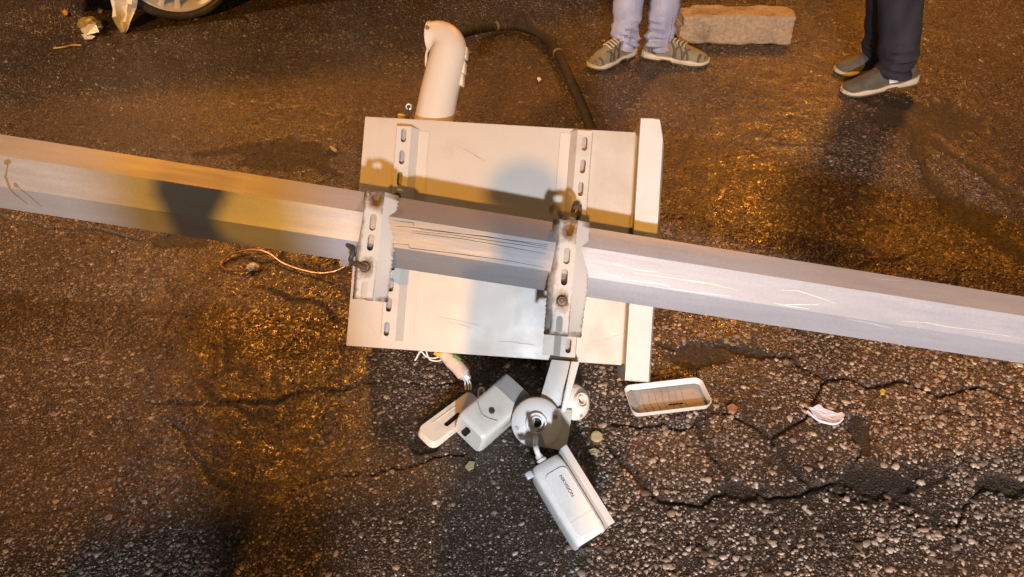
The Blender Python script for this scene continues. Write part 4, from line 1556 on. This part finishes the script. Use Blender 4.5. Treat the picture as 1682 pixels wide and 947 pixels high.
# ------------------------------------------------------------------ concrete block
def block():
    L_, R_ = at(1113, 72), at(1299, 74)
    x = (R_ - L_).normalized()
    y = Vector((0, 0, 1)).cross(x)
    w = (R_ - L_).length
    bm = bmesh.new()
    bmesh.ops.create_cube(bm, size=1.0)
    bmesh.ops.subdivide_edges(bm, edges=list(bm.edges), cuts=22, use_grid_fill=True)
    for v in bm.verts:
        v.co = Vector((v.co.x * w, v.co.y * .15, v.co.z * .145))
    for v in bm.verts:
        # worn arrises
        hx, hy, hz = w / 2, .075, .0725
        r = .016
        c = Vector((max(-hx + r, min(hx - r, v.co.x)), max(-hy + r, min(hy - r, v.co.y)), max(-hz + r, min(hz - r, v.co.z))))
        d = v.co - c
        if d.length > r:
            v.co = c + d.normalized() * r
        nz = math.sin(v.co.x * 61 + 3 * math.sin(v.co.z * 70)) * math.cos(v.co.z * 83 + v.co.y * 47)
        nz += 1.6 * math.sin(v.co.x * 23 + 1.3) * math.sin(v.co.z * 31 + v.co.y * 29) + random.uniform(-.8, .5)
        v.co += d.normalized() * .0026 * nz if d.length > 1e-6 else Vector()
        if v.co.x < -hx + .05 and v.co.z > 0.02:
            v.co.x += .012
            v.co.z -= .006
    f = Frame((L_ + R_) / 2 + y * .075 + Vector((0, 0, .070)), x, y, (0, 0, 1))
    bm.transform(f.mat())
    o = from_bm('concrete_block', bm, 'conc', None)
    tag(o, 'weathered concrete kerb block standing on the road behind the jeans wearer', 'concrete block')


block()


# ------------------------------------------------------------------ the car at top left
def car():
    al = math.radians(22)
    nw = Vector((math.sin(al), -math.cos(al), 0))
    fwd = Vector((-math.cos(al), -math.sin(al), 0))
    up = Vector((0, 0, 1))
    base = at(311, 36)
    t = thing('parked_car', 'silver car with dusty tyre, only its alloy wheel in view', 'car', base)
    WR = .315
    C0 = base + up * WR - nw * 0.0

    def wheel(c, side=1):
        f = Frame(c, fwd, up, nw * side)
        w = bpy.data.objects.new('wheel', None)
        COL.objects.link(w)
        w.location = c
        adopt(w, t)
        prof = [(.262, -.012), (.268, -.002), (.278, .004), (.290, .002), (.300, -.006), (.308, -.018)]
        for k in range(5):
            o_ = -.026 - k * .034
            prof += [(.313, o_ - .002), (.314, o_ - .022), (.304, o_ - .025), (.304, o_ - .031)]
        prof += [(.308, -.200), (.295, -.212), (.275, -.212), (.262, -.20)]
        lathe('tyre', f, prof, 'tyre', w, 72, False)
        for j in range(54):
            a = 2 * math.pi * j / 54
            ff = Frame(f(.306 * math.cos(a), .306 * math.sin(a), -.022), f.z, -f.x * math.sin(a) + f.y * math.cos(a), f.x * math.cos(a) + f.y * math.sin(a))
            # shoulder lugs, one per pitch, joined below
            lug.append((ff(-.012, -.006, 0), ff(.006, -.006, -.008), ff(.006, .006, -.008), ff(-.012, .006, 0), ff(-.012, -.006, .007), ff(.002, -.006, .002), ff(.002, .006, .002), ff(-.012, .006, .007)))
        V, F = [], []
        for g in lug:
            k = len(V)
            V += list(g)
            F += [(k + 4, k + 5, k + 6, k + 7), (k, k + 1, k + 5, k + 4), (k + 1, k + 2, k + 6, k + 5), (k + 2, k + 3, k + 7, k + 6), (k + 3, k, k + 4, k + 7)]
        lo = obj('tread_lugs', V, F, 'tyre', w)
        tag(lo, kind='stuff')
        lug.clear()
        rim = lathe('rim', f, [(.263, -.20), (.263, -.012), (.259, .0), (.250, .002), (.246, -.008), (.232, -.03), (.228, -.19)], 'rim', w, 64, False)
        lathe('brake_disc', f, [(.14, -.115), (.14, -.10), (.05, -.095)], 'grey', w, 40)
        for j in range(5):
            for da in (-.17, .17):
                a = math.radians(-90 + 18) + 2 * math.pi * j / 5 + da
                a2 = math.radians(-90 + 18) + 2 * math.pi * j / 5 + da * .6
                p0, p1 = f(.045 * math.cos(a2), .045 * math.sin(a2), -.018), f(.244 * math.cos(a), .244 * math.sin(a), -.012)
                sf = frame_along(p0, p1, f.z)
                l_ = (p1 - p0).length
                rbox('spoke', sf, (-l_ / 2, -.014, -.022), (l_ / 2, .014, .006), 'rim', w, .006, 2)
        lathe('hub_cap', f, [(.058, -.03), (.056, -.012), (.034, -.006), (.03, -.004), (.012, -.003)], 'rim', w, 28)

    lug = []
    wheel(C0)
    wheel(C0 - fwd * 2.55)
    wheel(C0 - nw * 1.62, -1)
    wheel(C0 - nw * 1.62 - fwd * 2.55, -1)
    g = Frame(base - nw * .0, fwd, nw, up)
    out = [(.44, .22), (.80, .26), (.88, .46), (.82, .66), (.55, .78), (-.2, .92), (-.5, .96), (-1.25, 1.40), (-1.8, 1.46), (-2.5, 1.44), (-3.1, 1.10), (-3.42, .98), (-3.5, .5), (-3.4, .26)]
    arc = lambda cx: [(cx + .37 * math.cos(a), .30 + .37 * math.sin(a)) for a in [math.radians(195 - 210 * k / 10) for k in range(11)]]
    prof = out + arc(-2.55) + arc(0.0)
    rings = []
    for yv, ins in ((.0, .012), (-.05, 0.0), (-.81, -.0), (-1.57, 0.0), (-1.62, .012)):
        ring = []
        for x, z in prof:
            y = yv
            if z > .95:
                k = (z - .95) / .5
                y = yv - .22 * k if yv > -.4 else (yv + .22 * k if yv < -1.2 else yv)
            ring.append(g(x * (1 - ins * .3), y + .015, z - (ins if z < 1.2 else ins * 1.5)))
        rings.append(ring)
    loft('body', rings, 'carpaint', t)
    for sg in (1, -1):
        y0 = .028 if sg > 0 else -1.618
        for name, q in (('side_window', [(-.62, .99), (-1.28, 1.36), (-1.72, 1.40), (-1.72, 1.0)]), ('side_window', [(-1.78, 1.0), (-1.78, 1.40), (-2.42, 1.38), (-2.95, 1.08), (-2.9, 1.02)])):
            V = []
            for o_ in (0, .012):
                for x, z in q:
                    k = (z - .95) / .5
                    V.append(g(x, y0 - sg * .22 * k + sg * (o_ - .004), z))
            n = len(q)
            F = [tuple(range(n)), tuple(range(2 * n - 1, n - 1, -1))] + [(i, (i + 1) % n, n + (i + 1) % n, n + i) for i in range(n)]
            obj(name, V, F, 'carglass', t)
    for yv in (-.16, -1.42):
        rbox('headlight', Frame(g(.80, yv, .60), fwd, nw, up), (-.09, -.14, -.06), (.06, .14, .06), 'carglass', t, .03, 3)


car()


def torn_piece():
    rows = [(176, 232, -60), (178, 230, -30), (180, 227, -8), (183, 226, 4), (186, 223, 14), (188, 220, 24), (192, 216, 34), (196, 213, 44), (201, 209, 51), (204, 207, 55)]
    nc = 7
    V, F = [], []
    for side in (0, 1):
        for i, (l, r, y) in enumerate(rows):
            for k in range(nc):
                x = l + (r - l) * k / (nc - 1)
                p = aty(x, y, 3.86)
                h = math.sin(k * 1.9 + i * .8) * .014 + math.sin(i * 2.1 + k) * .008 - .05 * (k / (nc - 1) - .5) ** 2
                p = p + Vector((0, h + side * .006, 0))
                V.append(p)
    nr = len(rows)
    o = nr * nc
    for i in range(nr - 1):
        for k in range(nc - 1):
            a = i * nc + k
            F.append((a, a + 1, a + nc + 1, a + nc))
            F.append((o + a, o + a + nc, o + a + nc + 1, o + a + 1))
    ring = [k for k in range(nc)] + [i * nc + nc - 1 for i in range(1, nr)] + [(nr - 1) * nc + k for k in range(nc - 2, -1, -1)] + [i * nc for i in range(nr - 2, 0, -1)]
    for a, b_ in zip(ring, ring[1:] + ring[:1]):
        F.append((a, o + a, o + b_, b_))
    ob = obj('torn_bumper', V, F, 'torn', None, True, origin=at(205, 52))
    tag(ob, 'torn grey strip of bumper hanging down to the road left of the wheel', 'bumper piece')


torn_piece()


# ------------------------------------------------------------------ people
def shoe(parent, heel, toe, lift, mats, bands=True, stripe=False):
    """heel, toe: points on the road; lift: heel raised by this much"""
    heel, toe = Vector(heel), Vector(toe)
    x = toe - heel
    L = x.length + .012
    x.z -= lift
    x.normalize()
    y = Vector((0, 0, 1)).cross(x).normalized()
    z = x.cross(y)
    o = toe - x * L
    if lift == 0:
        o.z = .0
    f = Frame(o, x, y, z)
    T = [0, .04, .12, .25, .40, .55, .70, .82, .92, .98, 1.0]
    Wd = [.016, .028, .034, .034, .035, .041, .046, .045, .036, .020, .006]
    Ht = [.066, .086, .100, .102, .104, .094, .076, .062, .054, .044, .032]

    def interp(a, t):
        return float(np.interp(t, T, a))

    def U(t, ph, off=0.0):
        w, h = interp(Wd, t) + off, interp(Ht, t) + off
        c, s = math.cos(ph), math.sin(ph)
        return f(t * L, w * math.copysign(abs(c) ** .75, c), .020 + (h - .020) * abs(s) ** .8)
    n = 15
    sh = loft('shoe', [[U(t, math.pi * j / (n - 1)) for j in range(n)] for t in np.linspace(0, 1, 26)], mats[0], parent)
    # sole with toe spring and a heel step
    rings, tread = [], []
    for t in np.linspace(0, 1, 26):
        w = interp(Wd, t) + .0055
        lowz = .010 * max(0, (t - .75) / .25) ** 2 + (.007 if .30 < t < .48 else 0)
        xx = t * (L + .006) - .003
        top = .026 + .010 * max(0, 1 - t / .35) + .003 * math.sin(t * 19) + .008 * max(0, (t - .9) / .1)
        tread.append([f(xx, w * .99, lowz + .0075), f(xx, w * .96, lowz), f(xx, -w * .96, lowz), f(xx, -w * .99, lowz + .0075)])
        rings.append([f(xx, w, top), f(xx, w * 1.05, .018), f(xx, w * .98, lowz + .007), f(xx, -w * .98, lowz + .007), f(xx, -w * 1.05, .018), f(xx, -w, top)])
    loft('sole', rings, mats[1], sh, smooth=False)
    loft('outsole', tread, 'strap', sh, smooth=False)
    V = []
    for i in range(9):
        t = .26 + .34 * i / 8
        V += [U(t, math.pi * .40, .004), U(t, math.pi * .60, .004)]
    obj('tongue', V, [(2 * i, 2 * i + 1, 2 * i + 3, 2 * i + 2) for i in range(8)], mats[2], sh, True)
    if bands:
        for t0, t1, sl in ((.30, .35, .18), (.44, .48, .16), (.56, .60, .12), (.62, .66, -.16), (.74, .78, -.14), (.04, .16, 0.05), (.86, .97, -.02)):
            for p0, p1 in ((.06, 1.25), (math.pi - 1.25, math.pi - .06)):
                V, F = [], []
                for i in range(8):
                    ph = p0 + (p1 - p0) * i / 7
                    u = abs(math.cos(ph))
                    a, b_ = U(min(1, t0 + sl * u), ph, .0016), U(min(1, t1 + sl * u), ph, .0016)
                    V += [a, b_]
                F = [(2 * i, 2 * i + 1, 2 * i + 3, 2 * i + 2) for i in range(7)]
                obj('overlay', V, F, mats[2], sh, True)
        for k in range(5):
            t = .40 + .055 * k
            tube('lace', [U(t + .012 * math.sin(j), math.pi * (.33 + .34 * j / 6), .003) for j in range(7)], .0032, 'sole', sh, 6)
    if stripe:
        V = []
        for i in range(8):
            ph = (math.pi - 1.15) + 1.0 * i / 7 if stripe > 0 else .12 + 1.0 * i / 7
            V += [U(.30 + .05 * i / 7, ph, .0022), U(.42 + .06 * i / 7, ph, .0022)]
        obj('reflective_band', V, [(2 * i, 2 * i + 1, 2 * i + 3, 2 * i + 2) for i in range(7)], 'reflect', sh, True)
    lathe('collar', Frame(f(L * (.30 if stripe else .22), 0, .086), f.x, f.y, f.z), [(.032, 0), (.034, .012), (.031, .018), (.028, .012)], mats[2], sh, 20)
    return f(L * (.32 if stripe else .22), 0, .075)


def leg_rings(pts, rads, seed, hem_folds, nseg=28):
    p = smooth_path(pts, 14)
    n = len(p)
    R = np.interp(np.linspace(0, 1, n), np.linspace(0, 1, len(rads)), rads)
    base = tube_rings(p, list(R), nseg)
    r_ = random.Random(seed)
    ph = [r_.uniform(0, 6.28) for _ in range(8)]
    out = []
    for i, ring in enumerate(base):
        c = p[i]
        hgt = (c - p[0]).length
        amp = hem_folds * math.exp(-(hgt / .11) ** 2) + .0030
        rr = []
        for j, q in enumerate(ring):
            a = 2 * math.pi * j / nseg
            k = math.sin(hgt * 150 + 3.2 * math.sin(a + ph[0]) + ph[1] + 2.0 * math.sin(hgt * 23 + a)) * (.5 + .5 * math.sin(a * 2 + ph[2]))
            k = math.copysign(abs(k) ** .7, k)
            k += .6 * math.sin(hgt * 61 + 2.2 * math.cos(a + ph[3]) + ph[4])
            k2 = math.sin(a * 3 + ph[5] + hgt * 9) * .0022
            rr.append(c + (q - c) * (1 + (amp * k + k2) / max(R[i], .03)))
        out.append(rr)
    return out


def figure(name, label, shoes, facing, hip, mats, shoe_mats, group=None, arms=None, seed=1, stripe=False, seam_=False, radii=(.060, .066, .078, .100), hem=.011, twist=0.0):
    """a whole person: feet on the road, trousers, top, one continuous body, hair"""
    fx = Vector((math.cos(facing), math.sin(facing), 0))
    sd = Vector((0, 0, 1)).cross(fx)
    t = thing(name, label, 'person', (hip[0], hip[1], 0), group)
    H = Vector((hip[0], hip[1], .93))
    ank = []
    for i, (h, q, l) in enumerate(shoes):
        ank.append(shoe(t, h, q, l, shoe_mats, bands=not stripe, stripe=-1 if stripe else False))
    # trousers
    V, F = [], []

    def add(rings, caps):
        k, n = len(V), len(rings[0])
        for r in rings:
            V.extend(r)
        for i in range(len(rings) - 1):
            for j in range(n):
                F.append((k + i * n + j, k + i * n + (j + 1) % n, k + (i + 1) * n + (j + 1) % n, k + (i + 1) * n + j))
        if caps:
            F.append(tuple(k + (len(rings) - 1) * n + j for j in range(n)))
    knees = []
    for i, a in enumerate(ank):
        sg = 1 if (a - H).dot(sd) > 0 else -1
        if abs((ank[0] - ank[1]).dot(sd)) < .06:
            sg = 1 if i == 0 else -1
        hp_ = H + sd * (.09 * sg) - Vector((0, 0, .04))
        kn = (a + hp_) / 2 + fx * .035 + Vector((0, 0, .02))
        knees.append(kn)
        add(leg_rings([a + Vector((0, 0, -.020)), a + Vector((0, 0, .05)) + (kn - a).normalized() * .05, kn, hp_], radii, seed * 7 + i, hem), True)
    ell = []
    for zz, a, b_ in ((-.13, .10, .085), (-.10, .165, .115), (-.02, .178, .125), (.06, .168, .118), (.11, .160, .112)):
        ell.append([H + sd * (a * math.cos(2 * math.pi * j / 28)) + fx * (b_ * math.sin(2 * math.pi * j / 28)) + Vector((0, 0, zz)) for j in range(28)])
    add(ell, True)
    tr = obj('trousers', V, F, mats[0], t, True)
    if seam_:
        for i, a in enumerate(ank):
            kn = knees[i]
            sg = 1 if (a - H).dot(sd) > 0 else -1
            for k in range(26):
                q0 = a + (kn - a) * (.06 + k * .036) 
                rad_ = radii[0] + (radii[1] - radii[0]) * min(1, k / 12) + .0035
                dirv = (-sd * sg * .25 + fx * .95).normalized() if i == 0 else (-sd * sg * -.55 + fx * .8).normalized()
                q = q0 + dirv * rad_
                rbox('stitch', Frame(q, sd, fx, (kn - a).normalized()), (-.0016, -.002, -.005), (.0016, .0025, .005), 'stitch', tr, 0)
    # top
    V, F = [], []
    tor = []
    for zz, a, b_ in ((.04, .176, .126), (.08, .172, .122), (.22, .168, .118), (.36, .186, .125), (.46, .196, .115), (.51, .150, .090), (.545, .075, .070)):
        tor.append([H + sd * (a * math.cos(2 * math.pi * j / 28)) + fx * (b_ * math.sin(2 * math.pi * j / 28)) + Vector((0, 0, zz)) for j in range(28)])
    add(tor, False)
    arms = arms or [(sd * -.24 + fx * .02 + Vector((0, 0, .22)), sd * -.25 + fx * .10 + Vector((0, 0, .0))), (sd * .24 + fx * .02 + Vector((0, 0, .22)), sd * .25 + fx * .10 + Vector((0, 0, .0)))]
    wr = []
    for i, (e, w) in enumerate(arms):
        sg = -1 if i == 0 else 1
        S = H + sd * (.175 * sg) + Vector((0, 0, .465))
        E_, W_ = H + e, H + w
        wr.append((S, E_, W_))
        add(leg_rings([W_ + (E_ - W_) * .10, (E_ + W_) / 2, E_, (E_ + S) / 2, S], (.036, .044, .050, .056, .064), seed * 13 + i, .003, 18), True)
    obj('shirt', V, F, mats[1], t, True)
    # body: one skin grown over a skeleton
    P, E2, R2 = [], [], []

    def vtx(p, r, link=None):
        P.append(Vector(p))
        R2.append(r)
        if link is not None:
            E2.append((link, len(P) - 1))
        return len(P) - 1
    z = lambda k: Vector((0, 0, k))
    pel = vtx(H + z(.0), .11)
    bel = vtx(H + z(.18), .11, pel)
    che = vtx(H + z(.40), .12, bel)
    nk = vtx(H + z(.55), .055, che)
    nk2 = vtx(H + z(.61) + fx * .01, .052, nk)
    hd = vtx(H + z(.67) + fx * .02, .078, nk2)
    h2 = vtx(H + z(.74) + fx * .015, .086, hd)
    vtx(H + z(.81) + fx * .005, .062, h2)
    vtx(H + z(.685) + fx * .112, .012, hd)          # nose
    vtx(H + z(.70) + sd * .088, .014, hd)           # ears
    vtx(H + z(.70) - sd * .088, .014, hd)
    for i, (S, E_, W_) in enumerate(wr):
        s_ = vtx(S, .055, che)
        e_ = vtx(E_, .038, s_)
        w_ = vtx(W_, .026, e_)
        d = (W_ - E_).normalized()
        sid = (sd if abs(d.dot(sd)) < .8 else fx)
        sid = (sid - d * sid.dot(d)).normalized()
        nor = d.cross(sid)
        pm = vtx(W_ + d * .045, .032, w_)
        for k in range(4):
            o_ = (k - 1.5) * .019
            ln = (.060, .072, .068, .052)[k]
            b0 = vtx(W_ + d * .085 + sid * o_, .0095, pm)
            b1 = vtx(W_ + d * (.085 + ln * .5) + sid * o_ * 1.05 + nor * .010, .0085, b0)
            vtx(W_ + d * (.085 + ln * .85) + sid * o_ + nor * .028, .0075, b1)
        th0 = vtx(W_ + d * .04 - sid * .036, .011, w_)
        vtx(W_ + d * .075 - sid * .048 + nor * .014, .009, th0)
    for i, a in enumerate(ank):
        sg = 1 if (a - H).dot(sd) > 0 else -1
        hp_ = vtx(H + sd * (.08 * sg) - z(.06), .075, pel)
        kn = vtx(knees[i], .052, hp_)
        vtx(a + z(.02), .034, kn)
    me = bpy.data.meshes.new('body')
    me.from_pydata([tuple(p) for p in P], E2, [])
    ob = bpy.data.objects.new('body', me)
    COL.objects.link(ob)
    sk = ob.modifiers.new('skin', 'SKIN')
    sk.use_smooth_shade = True
    for i, s in enumerate(me.skin_vertices[0].data):
        s.radius = (R2[i], R2[i])
        s.use_root = (i == 0)
    ss = ob.modifiers.new('subdivision', 'SUBSURF')
    ss.levels = ss.render_levels = 1
    me.materials.append(M['skin'])
    adopt(ob, t)
    # hair cap
    bm = bmesh.new()
    bmesh.ops.create_uvsphere(bm, u_segments=20, v_segments=12, radius=1)
    bmesh.ops.delete(bm, geom=[v for v in bm.verts if v.co.z < -.15], context='VERTS')
    for v in bm.verts:
        v.co = H + z(.755) + sd * (v.co.x * .094) + fx * (v.co.y * .104 - .006) + z(v.co.z * .098)
    from_bm('hair', bm, 'hair', t)
    # eyes
    for sg in (-1, 1):
        lathe('eye', Frame(H + z(.715) + fx * .098 + sd * (.031 * sg), sd, z(1), fx), [(.011, 0), (.009, .006), (.004, .009)], 'sole', t, 10)
    return t


# standing person in pale jeans, feet apart
figure('person', 'person standing in pale blue jeans and olive trail shoes, feet apart', 
       [(at(1036, 88), at(969, 115), 0.0), (at(1060, 92), at(1163, 107), 0.0)], math.radians(-92),
       (at(1050, 80).x + .01, at(1050, 80).y + .04), ('denim', 'jacket'), ('shoe', 'sole', 'strap'), 'bystanders on the road', seed=3, seam_=True, radii=(.062, .064, .080, .10))
# person in dark trousers stepping to the left
figure('person', 'person in dark navy trousers stepping left, heel lifted, pale shoe soles', 
       [(at(1494, 150), at(1382, 156), 0.045), (at(1462, 119), at(1370, 121), 0.012)], math.radians(182),
       (at(1436, 130).x - .06, at(1450, 130).y + .12), ('navy', 'shirt'), ('shoe_dark', 'sole', 'strap'), 'bystanders on the road', seed=5, stripe=True, radii=(.070, .080, .092, .105), hem=.008)

# an onlooker behind the lens, throwing a shadow over the cabinet and the post
figure('person', 'person standing behind the lens, whose shadow falls across cabinet and post',
       [((-.23, -.67, 0), (.04, -.60, 0), 0.0), ((-.28, -.50, 0), (-.01, -.42, 0), 0.0)], math.radians(15),
       (-.18, -.58), ('navy', 'shirt'), ('shoe_dark', 'sole', 'strap'), 'onlookers behind the lens', seed=9)
figure('person', 'person standing behind the lens further left, whose shadow darkens the left part of the post',
       [((-1.00, -.52, 0), (-.97, -.24, 0), 0.0), ((-.82, -.52, 0), (-.80, -.24, 0), 0.0)], math.radians(85),
       (-.90, -.40), ('navy', 'jacket'), ('shoe_dark', 'sole', 'strap'), 'onlookers behind the lens', seed=12)
